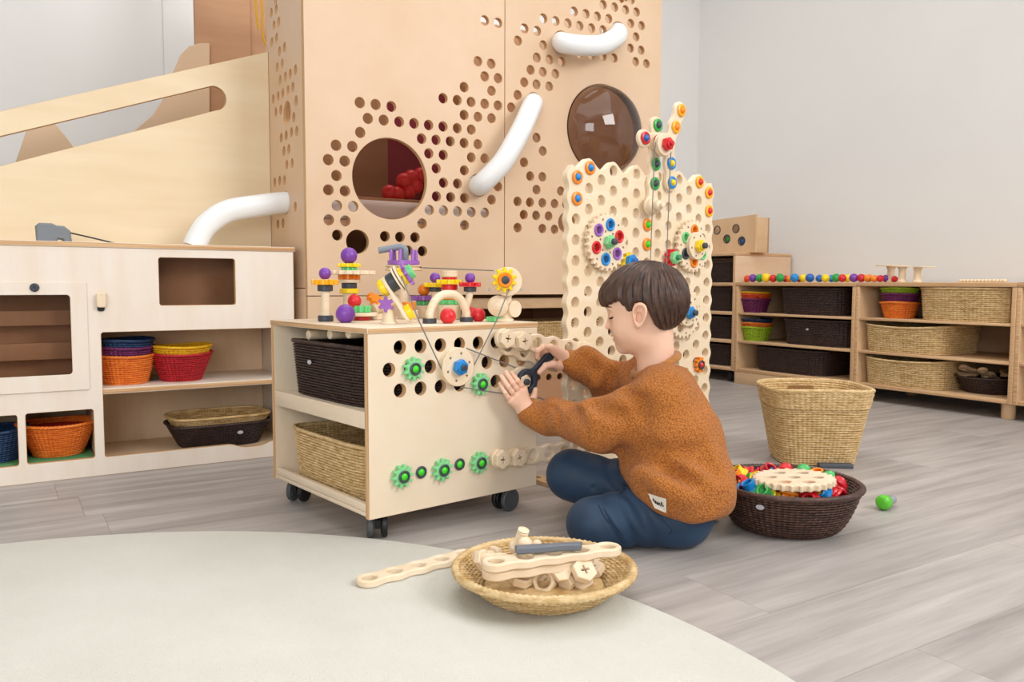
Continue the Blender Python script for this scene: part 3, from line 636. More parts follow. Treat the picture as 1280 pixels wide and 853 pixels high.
# big pulley
pu = ft('pulley', 'large grooved wooden pulley with blue hex nut on the cart front', 'pulley', 573.5, 459, 0.0003, None, 0.015)
face('disc', lathe_mesh('disc', [(0, 0.0), (0.038, 0.0), (0.0395, 0.001), (0.0395, 0.004), (0.034, 0.0058), (0.034, 0.0085), (0.0395, 0.0105), (0.0395, 0.0138), (0.038, 0.015), (0, 0.015)], 48), pu, toy_wood)
slots(pu, 0.028, 0.015); face('nut', NUT, pu, PL['blue'], 0.0152); face('nut_collar', lathe_mesh('nut_collar', puck(0.0125, 0, 0.003), 20), pu, PL['blue'], 0.0283); face('bolt', bolt_mesh(0.0065, 0.009), pu, dark_pl, 0.0283)
# pulley under the spanner
p2 = ft('pulley', 'small wooden pulley with dark bolt under the spanner and the hand', 'pulley', 657, 477.5, 0.0003, None, 0.030)
face('disc', lathe_mesh('disc', [(0, 0.0), (0.0295, 0.0), (0.031, 0.001), (0.031, 0.004), (0.0265, 0.0058), (0.0265, 0.0085), (0.031, 0.0105), (0.031, 0.0138), (0.0295, 0.015), (0, 0.015)], 40), p2, toy_wood)
slots(p2, 0.023, 0.015); face('collar', lathe_mesh('collar', puck(0.014, 0, 0.0018), 20), p2, toy_wood, 0.0152)
face('nut', nut_mesh(0.0155, 0.014), p2, toy_wood, 0.0171); face('bolt', bolt_mesh(0.0068, 0.008), p2, dark_pl, 0.0305)
# spanner in the hands
SPO = 0.0178
sp = ft('spanner', 'navy blue plastic open-end spanner gripping the pulley nut in the boy\'s hands', 'tool', 656.5, 476.5, SPO)
so = []
ga = R(38)                                                  # handle direction in the face plane
for i in range(25):
    a = ga-R(148)+R(296)*i/24; so.append((0.0275*math.cos(a), 0.0275*math.sin(a)))
q1 = ga+R(148); q0 = ga-R(148)
so += [(0.0165*math.cos(q1+R(6)), 0.0165*math.sin(q1+R(6)))]
for a in (ga+R(120), ga+R(60), ga, ga-R(60), ga-R(120)): so.append((0.0168*math.cos(a), 0.0168*math.sin(a)))
so += [(0.0165*math.cos(q0-R(6)), 0.0165*math.sin(q0-R(6)))]
hd = link('jaw', plate_mesh('jaw', so, [], 0, 0.0115, 0.0015), sp, navy_pl)
c, s = math.cos(ga), math.sin(ga)
hp = [(c*x-s*y, s*x+c*y) for x, y in [(0.0225, -0.013), (0.034, -0.0105), (0.09, -0.0105), (0.094, -0.006), (0.094, 0.006), (0.09, 0.0105), (0.034, 0.0105), (0.0225, 0.013)]]
link('handle', plate_mesh('handle', hp, [], 0.0004, 0.011, 0.002), sp, navy_pl)
# wavy wooden links
LK = {}
def link_mesh(n, t=0.0115, r=0.0215, hole=0.0128, bev=0.002):
    if (n, t) not in LK: LK[(n, t)] = plate_mesh('link', link_outline(n, 0.0475, r, 0.0165), [circ(0.0475*i, 0, hole, 24) for i in range(n)], 0, t, bev)
    return LK[(n, t)]
def link_bar(label, a, b, off, n, nuts=(), group=None, nut_off=None):
    ua, va = tp(*a, off); ub, vb = tp(*b, off); an = math.atan2(vb-va, ub-ua)
    t = thing('link_bar', label, 'link bar', tuple(FP(ua, va, off)), FROT, group)
    link('bar', link_mesh(n), t, toy_wood, None, (0, 0, an))
    for i in nuts:
        x, y = 0.0475*i*math.cos(an), 0.0475*i*math.sin(an)
        face('nut', NUTX, t, toy_wood, 0.0117, 0.3*i+an, (x, y)); face('recess_shade', XIN, t, slot_m, 0.0118, 0.3*i+an, (x, y))
    return t
link_bar('wavy wooden link bar with cross-slot nuts running from the cart top to the peg board', (627, 423), (726, 438), 0.0123, 6, (0, 1, 5))
link_bar('lower layer wavy wooden link bar behind the upper one on the cart front', (632, 432), (668, 445), 0.0003, 4, ())
link_bar('wavy wooden link bar with two cross-slot nuts low on the cart front', (621, 573), (683, 566), 0.0003, 5, (0, 1))

# ---------------------------------------------------------------- PEG BOARD
PU0, PCOL, PIT = 0.5435, 0.04105, 0.0475
board = thing('peg_board', 'upright wooden peg board full of round holes with scalloped edges', 'peg board', tuple(CO), (0, 0, CA))
bh = []
for k in range(13):
    top = 0.7417 if k % 2 == 0 else 0.7663
    for j in range(16):
        v = top-PIT*j
        if v > 0.045: bh.append((PU0+PCOL*k, v))
bo = []
ur = PU0+PCOL*12+0.0225; ul = PU0-0.0255
zz = np.linspace(0.012, 0.7417+0.010, 120)
bo += [(ur+0.0035*math.cos(2*PI*(z-0.7417)/PIT)-0.001, z) for z in zz]
uu = np.linspace(PU0+PCOL*12+0.012, PU0-0.012, 90)
bo += [(x, 0.7765+0.0118*(-math.cos(PI*(x-PU0)/PCOL))) for x in uu]
bo += [(ul-0.0035*math.cos(2*PI*(z-0.7417)/PIT), z) for z in zz[::-1]]
me = plate_mesh('panel', bo, [circ(u, v, 0.0128, 22) for u, v in bh], -0.018, 0, 0.0012, False); me.materials.append(board_wood)
link('panel', me, board, None, None, (PI/2, 0, 0))
for u in (0.585, 0.985):
    fo = [(-0.028, -0.16)]
    fo = link_outline(8, 0.0475, 0.0215, 0.019)
    me = plate_mesh('foot', fo, [circ(0.0475*i, 0, 0.0115, 16) for i in (0, 1, 5, 6, 7)], 0, 0.011, 0.001)
    link('foot', me, board, shelf_wood, (u, 0.175, 0.0), (0, 0, -PI/2))
def peg(label, px, py, ring, cap, off=0.0003, group=None):
    t = ft('peg', label, 'peg', px, py, off, group); face('ring', RING2, t, PL.get(ring, dark_pl)); face('cap', CAP2, t, PL.get(cap, dark_pl), 0.003); return t
G = 'coloured ring pegs on the peg board'
for lb, px, py, a, b in [('in the peg board\'s top left corner hole', 721, 221.6, 'orange', 'blue'), ('on the highest left scallop of the peg board', 737, 210, 'orange', 'blue'), ('second down the peg board\'s left edge', 720.6, 248.4, 'orange', 'blue')]:
    peg('orange ring peg with blue centre '+lb, px, py, a, b, group=G)
for lb, px, py in [('under the peg board\'s wooden knob, upper', 808.8, 281.2), ('under the peg board\'s wooden knob, lower', 808.4, 305.6)]:
    peg('orange ring peg with lime green centre '+lb, px, py, 'orange', 'lime', group=G)
for lb, px, py in [('on the rightmost scallop of the peg board top', 874, 227.8), ('in the top right corner hole of the peg board', 885.7, 241), ('second down the peg board\'s right edge', 885.7, 264)]:
    peg('amber ring peg with red centre '+lb, px, py, 'amber', 'red', group=G)
# vertical bar and pinwheel
def arm(label, a, b, off, n, pegs):
    ua, va = tp(*a, off); ub, vb = tp(*b, off); an = math.atan2(vb-va, ub-ua); Ls = math.hypot(ub-ua, vb-va)
    t = thing('link_bar', label, 'link bar', tuple(FP(ua, va, off)), FROT, 'link bars on the peg board')
    link('bar', link_mesh(n), t, toy_wood, None, (0, 0, an)); return t, an, ua, va
def pegs_on(t0, lb, an, ua, va, off, idx, ring, cap, words):
    for i, wd in zip(idx, words):
        u, v = ua+0.0475*i*math.cos(an), va+0.0475*i*math.sin(an)
        q = thing('peg', lb+wd, 'peg', tuple(FP(u, v, off+0.0118)), FROT, G); face('ring', RING2, q, PL.get(ring, dark_pl)); face('cap', CAP2, q, PL.get(cap, dark_pl), 0.003)
t, an, ua, va = arm('upright wooden link bar with green pegs behind the pinwheel', (817, 157.6), (813.5, 232), 0.0003, 5, ())
pegs_on(t, 'green ring peg with grey centre on the upright link bar, ', an, ua, va, 0.0003, (0, 2, 3), 'leaf', 'none', ('topmost, above the crimson arm', 'just below the crimson arm', 'third, above the wooden knob'))
hub = (833, 181)
t, an, ua, va = arm('wooden pinwheel arm with two crimson pegs pointing left', hub, (792.7, 171.7), 0.0125, 3, ())
pegs_on(t, 'crimson ring peg with blue centre on the left pinwheel arm, ', an, ua, va, 0.0125, (1, 2), 'crimson', 'royal', ('inner', 'outer'))
t, an, ua, va = arm('wooden pinwheel arm with two amber pegs pointing up right', hub, (844.7, 144.6), 0.0247, 3, ())
pegs_on(t, 'amber ring peg with orange centre on the upper pinwheel arm, ', an, ua, va, 0.0247, (1, 2), 'amber', 'orange', ('inner', 'outer'))
t, an, ua, va = arm('wooden pinwheel arm with two blue pegs hanging down', hub, (835.2, 229), 0.0003, 3, ())
pegs_on(t, 'blue ring peg with yellow centre on the lower pinwheel arm, ', an, ua, va, 0.0003, (1, 2), 'blue', 'yellow', ('inner', 'outer'))
hb = ft('pulley', 'round wooden pinwheel hub with a red hex nut above the peg board', 'pulley', 832, 180.5, 0.037, None, 0.014)
face('disc', lathe_mesh('disc', [(0, 0), (0.026, 0), (0.0275, 0.0015), (0.0275, 0.004), (0.024, 0.006), (0.024, 0.008), (0.0275, 0.010), (0.0275, 0.013), (0.026, 0.0145), (0, 0.0145)], 36), hb, toy_wood)
face('nut', NUT, hb, PL['red'], 0.0147); face('nut_collar', lathe_mesh('nut_collar', puck(0.0115, 0, 0.004), 18), hb, PL['red'], 0.0278); face('bolt', bolt_mesh(0.006, 0.006), hb, PL['crimson'], 0.0318)
kn_ = ft('knob', 'ribbed pale wooden knob on the upright link bar of the peg board', 'knob', 812, 258, 0.0122)
face('knob_body', lathe_mesh('knob_body', [(0, 0), (0.023, 0), (0.024, 0.004), (0.019, 0.009), (0.021, 0.012), (0.019, 0.018), (0.013, 0.021), (0.014, 0.026), (0.012, 0.033), (0.007, 0.036), (0.007, 0.044), (0, 0.046)], 28), kn_, toy_wood)
# big gears
def big_gear(label, px, py, off, rings, nut, disc, roll=0.0):
    u0, v0 = tp(px, py, off+(0.024 if disc else 0.016)); t = thing('gear', label, 'gear', tuple(FP(u0, v0, off)), FROT, 'large wooden gears on the peg board')
    hl = [circ(0.041*math.cos(roll+2*PI*i/6), 0.041*math.sin(roll+2*PI*i/6), 0.0128, 20) for i in range(6)]
    face('gear_wheel', plate_mesh('gear_wheel', gear_outline(0.062, 0.069, 26), hl, 0, 0.0105, 0.0012), t, toy_wood)
    for i, cn in enumerate(rings):
        if cn:
            o = face('ring', lathe_mesh('ring', [(0.0085, 0.0), (0.0122, 0.0), (0.0122, 0.0107), (0.0148, 0.0107), (0.0152, 0.0125), (0.013, 0.0142), (0.0092, 0.013), (0.0085, 0.0)], 24, False), t, PL.get(cn, dark_pl), 0, 0, (0.041*math.cos(roll+2*PI*i/6), 0.041*math.sin(roll+2*PI*i/6)))
            o['label'] = (cn if cn in PL else 'grey')+' plastic ring'
    slots(t, 0.0255, 0.0106, 6, roll+0.5); slots(t, 0.054, 0.0106, 6, roll+0.5)
    z = 0.0107
    if disc:
        face('disc', lathe_mesh('disc', [(0, 0), (0.034, 0), (0.0355, 0.0015), (0.0355, 0.003), (0.032, 0.005), (0.032, 0.007), (0.0355, 0.009), (0.0355, 0.0115), (0.034, 0.013), (0, 0.013)], 40), t, toy_wood, z); z += 0.0131; slots(t, 0.027, z, 6, 0.2)
    face('nut', NUT, t, PL[nut] if nut in PL else gg, z); face('nut_collar', lathe_mesh('nut_collar', puck(0.0115, 0, 0.004), 18), t, PL[nut] if nut in PL else gg, z+0.0131); face('bolt', bolt_mesh(0.0075, 0.009), t, dark_pl, z+0.0172)
    return t
big_gear('large wooden gear with green nut and coloured rings, left on the peg board', 762, 302.5, 0.006, ['red', 'blue', 'violet', 'red', 'blue', 'violet'], 'mint', False, R(20))
big_gear('large wooden gear with yellow nut on the right of the peg board', 873, 307.5, 0.006, [None, 'orange', 'green', 'none', 'orange', 'green'], 'yellow', True, R(30))
big_gear('large wooden gear with a blue nut behind the boy\'s head low on the peg board', 861, 391, 0.006, [None]*6, 'blue', True, R(10))
y1 = ft('gear', 'small yellow plastic pinion with blue hex nut above the boy\'s hair', 'gear', 788.5, 326.5, 0.006, None, 0.016)
face('gear_wheel', gmesh(0.0155, 0.0225, 8, 0.012), y1, PL['yellow']); face('nut', NUT, y1, PL['blue'], 0.0125); face('bolt', bolt_mesh(0.007, 0.010), y1, PL['royal'], 0.0257)
y2 = ft('gear', 'small red plastic pinion with green hex nut above the boy\'s hair', 'gear', 843, 322, 0.006, None, 0.016)
face('gear_wheel', gmesh(0.0155, 0.0225, 8, 0.012), y2, PL['red']); face('nut', NUT, y2, gg, 0.0125); face('bolt', bolt_mesh(0.007, 0.010), y2, mat('green_dark', '3f8a5a', 0.4), 0.0257)
y3 = ft('gear', 'small orange flower-shaped gear with red centre low on the right of the peg board', 'gear', 872.5, 456, 0.0003)
face('gear_wheel', gmesh(0.0145, 0.0215, 9, 0.010), y3, PL['orange']); face('ring', RING, y3, dark_pl, 0.0102); face('cap', CAP, y3, PL['red'], 0.0102)
# cords
def cord(label, pts, r=0.0013):
    return tag(link('cord', tube_mesh('cord', [tuple(p) for p in pts], r, 6), None, cord_m), label, 'cord')
def fpt(px, py, off): return FP(*tp(px, py, off), off)
cord('left of two thin grey cords running down from the pinwheel hub', [fpt(819.5, 178, 0.0445), fpt(818, 195, 0.0445), fpt(812.8, 331, 0.03), fpt(811.5, 352, 0.03)])
cord('right of two thin grey cords running down from the pinwheel hub', [fpt(839.5, 178, 0.0445), fpt(838.3, 195, 0.0445), fpt(833, 331, 0.03), fpt(832, 352, 0.03)])
cord('thin grey cord from the large pulley across to the spanner pulley, upper', [fpt(583, 435.5, 0.0072), fpt(612, 447, 0.0072), fpt(651, 462.5, 0.0072)])
cord('thin grey cord from the large pulley towards the hand, lower', [fpt(576, 484, 0.0072), fpt(600, 488, 0.013), fpt(648, 495, 0.0072)])
cord('thin grey cord crossing from the cart to the peg board under the sleeve', [fpt(672, 497, 0.0125), fpt(690, 503, 0.012), fpt(722, 508, 0.008)])

# ================================================================== TOYS ON THE CART TOP
def tpt(px, py, z=CT): return hz(px, py, z)
def stack(label, px, py, items, cat='toy', z0=CT+0.0002, name='toy_tower', roll=0.0, drop=0.0):
    """items: (part name, kind, z0, z1, r, material) in pixels above the base, on one axis"""
    P = tpt(px, py+drop); s = depth(P)/F; t = thing(name, label, cat, (P[0], P[1], z0), (0, 0, CA+roll))
    for q_, (nm, kind, a, b, r, m) in enumerate(items):
        a, b = (a if q_ == 0 else a+drop), b+drop
        a, b, r = a*s, b*s, r*s
        if kind == 'cyl': me = lathe_mesh(nm, puck(r, a, b, min(0.0015, (b-a)*0.3)), 24)
        elif kind == 'post': me = lathe_mesh(nm, [(r*1.15, a), (r, a+(b-a)*0.2), (r*0.95, a+(b-a)*0.8), (r*1.1, b)], 20)
        elif kind == 'ball': me = lathe_mesh(nm, [(r*math.cos(x), a+r*0.92+r*math.sin(x)) for x in np.linspace(-1.15, PI/2, 14)], 24)
        elif kind == 'gear': me = plate_mesh(nm, gear_outline(r*0.74, r, 10), [], a, b, min(0.001, (b-a)*0.25))
        elif kind == 'crown':
            me = plate_mesh(nm, gear_outline(r*0.74, r, 10), [], a, b, 0.0008)
        elif kind == 'plate': me = plate_mesh(nm, gear_outline(r*0.93, r, 22), [circ(r*0.58*math.cos(PI/3*k), r*0.58*math.sin(PI/3*k), r*0.18, 14) for k in range(6)], a, b, 0.0008)
        link(nm, me, t, m)
    return t, s
W_, D_ = toy_wood, dark_pl
stack('slim toy post with orange gear and purple ball, leftmost on the cart top', 407, 401.5, [('foot', 'cyl', 0, 7, 9.5, D_), ('post', 'post', 7, 37, 5.5, W_), ('puck', 'cyl', 37, 45, 9.5, D_), ('gear_wheel', 'gear', 45, 51.5, 17, PL['amber']), ('ball', 'ball', 52, 0, 7.6, PL['purple'])], drop=0.5)
stack('tall toy tower with wide wooden wheel and purple ball on top', 437, 395, [('foot', 'cyl', 0, 5, 11, W_), ('post', 'post', 5, 28, 8, W_), ('cap', 'cyl', 28, 34, 12, PL['yellow']), ('puck', 'cyl', 34.2, 41, 9.5, D_), ('disc', 'cyl', 41.2, 45, 14, W_), ('gear_wheel', 'gear', 45.2, 51, 14, PL['redorange'] if 'redorange' in PL else PL['orange']), ('wheel', 'plate', 51.2, 56, 33, W_), ('green_gear', 'gear', 56.2, 60.5, 10, PL['green']), ('yellow_gear', 'gear', 60.6, 65, 14.5, PL['yellow']), ('ball', 'ball', 65.2, 0, 10.3, PL['purple'])], drop=4.5)
def knob_ball(label, px, py, r, m, cat='ball'):
    P = tpt(px, py); s = depth(P)/F; r *= s
    return tag(link('ball', lathe_mesh('ball', [(r*math.cos(x), r*0.88+r*math.sin(x)) for x in np.linspace(-1.07, PI/2, 16)], 28), None, m, (P[0], P[1], CT+0.0002)), label, cat)
knob_ball('large purple ball standing at the front left of the cart top', 432, 403.5, 12.2, PL['purple'])
knob_ball('red ball under the wooden arch at the front of the cart top', 560, 404.5, 10.2, PL['red'])
knob_ball('red ball right of the wooden arch on the cart top, front', 598, 402, 9, PL['red']); knob_ball('red ball right of the wooden arch on the cart top, behind', 589, 400, 8.5, PL['red'])
# low lying toy: wheel with red domes, ribbed bolt, red ball, orange gear
t, s = stack('low toy wheel with green gear and red ball behind the large purple ball', 452, 400.5, [('red_dome', 'cyl', 0, 5, 11, PL['red']), ('wheel', 'cyl', 5.2, 9.5, 20, W_), ('green_gear', 'gear', 9.7, 18, 12, PL['green'])], name='toy_spinner')
link('ball', ball_mesh(8.5*s), t, PL['red'], (-8*s, 0.006, 24*s))
t, s = stack('ribbed wooden bolt with orange gear lying behind the tilted toy wheel arm', 470, 399.5, [('block', 'cyl', 0, 7, 9, W_)], name='toy_bolt')
link('bolt', bolt_mesh(8*s, 30*s), t, W_, (-4*s, 0, 12*s), (0, R(68), 0)); link('gear_wheel', gmesh(8.5*s, 12*s, 9, 6*s), t, PL['orange'], (2*s, 0.012, 22*s), (R(35), 0.2, 0))
# tilted arm with pulleys
P = tpt(486, 405); s = depth(P)/F
tt = thing('toy_crane', 'tilted wooden arm with yellow discs, dark pulley and purple gear on a wooden post', 'toy', (P[0], P[1], CT+0.0002), (0, 0, YAW*-1))
link('base', lathe_mesh('base', puck(11*s, 0, 2.5*s, 0.001), 24), tt, W_); link('post', lathe_mesh('post', [(9*s, 2.5*s), (8*s, 8*s), (6*s, 22*s)], 20), tt, W_)
link('pivot_gear', gmesh(6.5*s, 10*s, 6, 5*s), tt, PL['violet'], (-3*s, -6*s, 25*s), (PI/2+0.2, 0, 0.3))
ax = np.array([math.cos(R(31)), 0, math.sin(R(31))]); tax = R(90-31)     # axis of the discs, pointing right and up
def on_ax(cx, cz, name, me, m): return link(name, me, tt, m, (cx*s, 0, cz*s), (0, tax, 0))
box('arm', -5.0*s, 5.0*s, -9*s, 9*s, 0, 0.1, W_, tt, 0.001) if False else None
am = link('arm', plate_mesh('arm', link_outline(2, 42*s, 11.5*s, 9*s), [], -2.2*s, 2.2*s, 0.0008), tt, W_, (2*s, 0, 45*s), (0, tax, 0))
am.matrix_local = Matrix.Translation((-1*s, 0, 48*s)) @ Matrix.Rotation(tax, 4, 'Y') @ Matrix.Rotation(0, 4, 'Z')
def dsc(d, nm, r, h, m, kind='cyl', base=(-1, 48)):
    c = np.array([base[0], 0, base[1]])+ax*d
    me = lathe_mesh(nm, puck(r*s, -h*s/2, h*s/2, 0.001), 28) if kind == 'cyl' else gmesh(r*0.76*s, r*s, 10, h*s, bev=0.0008)
    return link(nm, me, tt, m, tuple(c*s), (0, tax, 0))
dsc(-5.5, 'yellow_disc', 11.5, 6, PL['yellow']); dsc(-9.5, 'yellow_cap', 9.5, 3, PL['yellow'])
dsc(7.5, 'dark_puck', 12, 9, D_); dsc(14.5, 'pulley', 17, 2.5, W_); dsc(16.5, 'pulley_groove', 14.5, 1.5, cord_m); dsc(18.5, 'pulley', 17, 2.5, W_)
dsc(22.8, 'yellow_disc', 12, 5.5, PL['yellow']); dsc(26.2, 'purple_gear', 16.5, 4, PL['violet'], 'gear'); dsc(33, 'green_nut', 9, 7, PL['green'])
dsc(6, 'yellow_disc', 10, 7, PL['yellow'], base=(20.5, 12)); 
# allen key on a crown
P = tpt(505, 398); s = depth(P)/F
ck = thing('toy_mast', 'grey angled key standing in a purple pegged crown on a wooden pulley', 'toy', (P[0], P[1], CT+0.0002), (0, 0, -YAW))
link('post', lathe_mesh('post', [(8*s, 0), (7*s, 5*s), (7*s, 59*s)], 20), ck, W_)
link('pulley', lathe_mesh('pulley', [(0, 59*s), (22*s, 59*s), (23*s, 60*s), (23*s, 61.5*s), (20*s, 63*s), (23*s, 64.5*s), (23*s, 65.5*s), (12*s, 66*s), (12*s, 69*s), (0, 69*s)], 36), ck, W_)
link('crown', lathe_mesh('crown', [(8*s, 66.5*s), (20*s, 66.5*s), (20*s, 71.5*s), (12*s, 72*s), (8*s, 72*s), (8*s, 66.5*s)], 30, False), ck, PL['violet'])
for a in range(6):
    link('peg', lathe_mesh('peg', [(2.3*s, 71.5*s), (2.1*s, 84*s), (1.4*s, 85.2*s), (0, 85.5*s)], 10), ck, PL['violet'], (16*s*math.cos(PI/3*a+0.4), 16*s*math.sin(PI/3*a+0.4), 0))
link('key', tube_mesh('key', smooth_path([(2*s, 0, 69.2*s), (2*s, 0, 80*s), (1.5*s, 0, 86*s), (-3*s, 0, 88.5*s), (-9*s, 0, 88*s), (-31*s, 0, 84*s)], 8), 4*s, 12), ck, mat('steel_grey_plastic', '868e98', 0.45))
# arch
P0, P1 = tpt(537, 404.5), tpt(583, 402.5); mid = (P0+P1)/2; hw = float(np.linalg.norm(P1-P0))/2; s = depth(mid)/F
ar = thing('toy_arch', 'bent wooden arch on two grey feet at the front of the cart top', 'toy', (mid[0], mid[1], CT+0.0002), (0, 0, math.atan2(P1[1]-P0[1], P1[0]-P0[0])))
link('arch', tube_mesh('arch', smooth_path([(-hw, 0, 5*s), (-hw*0.97, 0, 14*s), (-hw*0.72, 0, 27*s), (-hw*0.3, 0, 34.5*s), (hw*0.3, 0, 34.5*s), (hw*0.72, 0, 27*s), (hw*0.97, 0, 14*s), (hw, 0, 5*s)], 8), 5.2*s, 16), ar, W_)
for x in (-hw, hw): link('foot', lathe_mesh('foot', puck(8.5*s, 0, 6*s, 0.001), 24), ar, D_, (x, 0, 0))
# stacks behind the arch
stack('toy stack with red nut, yellow gear and wooden wheels behind the arch', 562, 395, [('block', 'cyl', 0, 14, 14, W_), ('green_gear', 'gear', 14.2, 20, 15, PL['green']), ('disc', 'cyl', 20.2, 25, 12, PL['orange']), ('post', 'post', 25.2, 32, 6, W_), ('red_nut', 'cyl', 32.2, 39, 10, PL['red']), ('yellow_gear', 'gear', 39.2, 45, 17, PL['yellow']), ('red_cap', 'cyl', 45.2, 48, 9.5, PL['red']), ('wheel', 'cyl', 48.2, 56, 10.5, W_)], drop=4.5)
stack('toy stack with violet gear, green gear and orange ball left of the arch', 530, 393, [('block', 'cyl', 0, 11, 16, W_), ('green_gear', 'gear', 11.2, 17, 10, PL['green']), ('violet_gear', 'gear', 17.2, 23, 17, PL['violet']), ('ball', 'ball', 23.2, 0, 7.5, PL['orange'])], drop=4.5)
stack('toy stack with yellow gear and small purple ball left behind the arch', 544, 391, [('block', 'cyl', 0, 9, 12, W_), ('post', 'post', 9, 26, 5, W_), ('puck', 'cyl', 26.2, 31.5, 8, D_), ('yellow_gear', 'gear', 31.7, 37, 14.5, PL['yellow']), ('ball', 'ball', 37.2, 0, 6.6, PL['purple'])], drop=7)
t, s = stack('curved wooden post with red gear and purple ball right of the arch', 586, 400, [('foot', 'cyl', 0, 5, 10, W_)])
link('post', tube_mesh('post', smooth_path([(-6*s, 0, 5*s), (-4*s, 0, 16*s), (0, 0, 27*s), (2*s, 0, 35*s)], 6), 4.5*s, 12), t, W_)
for nm, a, b, r, m, k in (('puck', 35, 41, 8, D_, 0), ('red_gear', 41.2, 46.5, 14, PL['red'], 1)):
    link(nm, lathe_mesh(nm, puck(r*s, a*s, b*s, 0.001), 24) if not k else plate_mesh(nm, gear_outline(r*0.76*s, r*s, 10), [], a*s, b*s, 0.0008), t, m, (2*s, 0, 0))
link('ball', ball_mesh(6.6*s), t, PL['purple'], (2*s, 0, 52*s))
stack('orange toy disc on a wooden block between the crane and the arch', 511, 397, [('block', 'cyl', 0, 9, 12, W_), ('disc', 'cyl', 9.2, 19, 9, PL['orange'])], drop=2)
# right-hand head: yellow gear on a wooden pulley above a spiral knob
P = tpt(630, 402.5); s = depth(P)/F
fl_ = thing('toy_post', 'wooden post with flower-like yellow gear and spiral knob at the right of the cart top', 'toy', (P[0], P[1], CT+0.0002), (0, 0, -YAW+0.25))
link('foot', lathe_mesh('foot', puck(12*s, 0, 4*s, 0.001), 24), fl_, W_); link('post', lathe_mesh('post', [(7.5*s, 4*s), (6.5*s, 12*s), (6.5*s, 56*s), (5.5*s, 58*s), (0, 58*s)], 20), fl_, W_, (3*s, 0, 0))
link('green_gear', gmesh(8*s, 11*s, 9, 6*s), fl_, PL['green'], (-11*s, 4*s, 0.0005))
FX = (PI/2, 0, 0)
link('pulley', lathe_mesh('pulley', [(0, 0), (17*s, 0), (18*s, 1*s), (18*s, 3*s), (15.5*s, 5*s), (18*s, 7*s), (18*s, 9*s), (17*s, 10*s), (0, 10*s)], 32), fl_, W_, (1*s, -7*s, 50*s), FX)
link('yellow_gear', gmesh(11.5*s, 15.5*s, 10, 5*s), fl_, PL['yellow'], (-4.5*s, -17.2*s, 52*s), FX)
link('orange_ring', lathe_mesh('orange_ring', [(5*s, 0), (8.5*s, 0), (9.5*s, 1.5*s), (8.5*s, 4*s), (5*s, 3.5*s), (5*s, 0)], 24, False), fl_, PL['orange'], (-4.5*s, -22.4*s, 52*s), FX); link('bolt', bolt_mesh(4.8*s, 5*s), fl_, D_, (-4.5*s, -22.4*s, 52*s), FX)
link('spiral_knob', lathe_mesh('spiral_knob', [(0, 0), (12.5*s, 0), (13*s, 2*s), (10.5*s, 4*s), (10.5*s, 6*s), (8*s, 7*s), (8*s, 9*s), (5.5*s, 10*s), (5*s, 13*s), (0, 14*s)], 28), fl_, W_, (-9*s, -6*s, 20*s), (PI/2, 0, -0.3))
link('disc', lathe_mesh('disc', puck(10.5*s, 0, 5*s, 0.001), 26), fl_, W_, (11*s, -2*s, 16*s), (PI/2, 0, 0.5))
# cords of the belt drive
hubp = tpt(500, 395); 
def at_depth(px, py, d): return EYE+ray(px, py)*d
dp = depth(tpt(486, 405))
cord('thin grey cord slanting from the tilted toy arm down to the large pulley, left strand', [at_depth(497, 333, dp), fpt(523, 400, 0.03), fpt(553, 464, 0.0072)])
cord('thin grey cord slanting from the flower-like gear down to the large pulley', [at_depth(640, 352, depth(P)-0.02), fpt(622, 398, 0.03), fpt(592, 458, 0.0072)])
cord('thin grey cord running level from the pegged crown to the flower-like gear', [at_depth(520, 334.5, depth(tpt(505, 398))), at_depth(617, 338.5, depth(P)-0.02)])

# ================================================================== SHELVES ALONG THE RIGHT WALL
SX = 3.126; SD = 0.415
def sv(px, py): p = hx(px, py, SX); return p[1], p[2]
yL = sv(918.5, 400)[0]; yJ = sv(1067.6, 430)[0]; yR = sv(1268.3, 430)[0]
zt1, zt0 = 0.5105, 0.492
zA = (sv(1265, 405)[1], sv(1265, 408.7)[1]); zB = (sv(1262.5, 453)[1], sv(1262.5, 457)[1]); zC = (sv(1260, 500.5)[1], sv(1260, 505.8)[1])
def shelf_unit(label, y0, y1, feet, plinth, zs, top, wood=shelf_wood, z0=None):
    t = thing('shelf_unit', label, 'shelf', (SX, y0, 0)); L = y1-y0; z0 = zs[-1][1] if z0 is None else z0
    box('side_panel', 0, SD, 0.0005, 0.0175, z0, top-0.0185, wood, t, edge=ply_edge); box('side_panel', 0, SD, L-0.0175, L-0.0005, z0, top-0.0185, wood, t, edge=ply_edge)
    box('top_board', -0.002, SD, 0.0003, L-0.0003, top-0.018, top, wood, t, edge=ply_edge)
    box('back_panel', SD-0.008, SD, 0.018, L-0.018, z0, top-0.0185, wood, t)
    for a, b in zs: box('shelf_board', 0.002, SD-0.0085, 0.018, L-0.018, b, a, wood, t, edge=ply_edge)
    if plinth: box('plinth', 0.004, 0.022, 0.001, L-0.001, 0.0, zs[-1][1]-0.0005, wood, t)
    for x, y in feet: link('leg', lathe_mesh('leg', [(0.0, 0), (0.022, 0), (0.024, 0.003), (0.024, z0), (0, z0)], 24), t, wood, (x, y, 0))
    return t
SH = [zA, zB, zC]
shelf_unit('low wooden shelf with dark baskets at the far end of the right wall', yJ, yL, [], True, SH, zt1)
shelf_unit('low wooden shelf with tan baskets on round wooden legs by the right wall', yR, yJ, [(0.05, 0.035), (SD-0.05, 0.035), (SD-0.05, yJ-yR-0.05)], False, SH, zt1)
u3 = shelf_unit('low wooden shelf at the right edge of the picture, mostly cut off', yR-0.66, yR, [(SD-0.05, 0.05), (SD-0.05, 0.6), (0.05, 0.05)], False, SH, zt1)
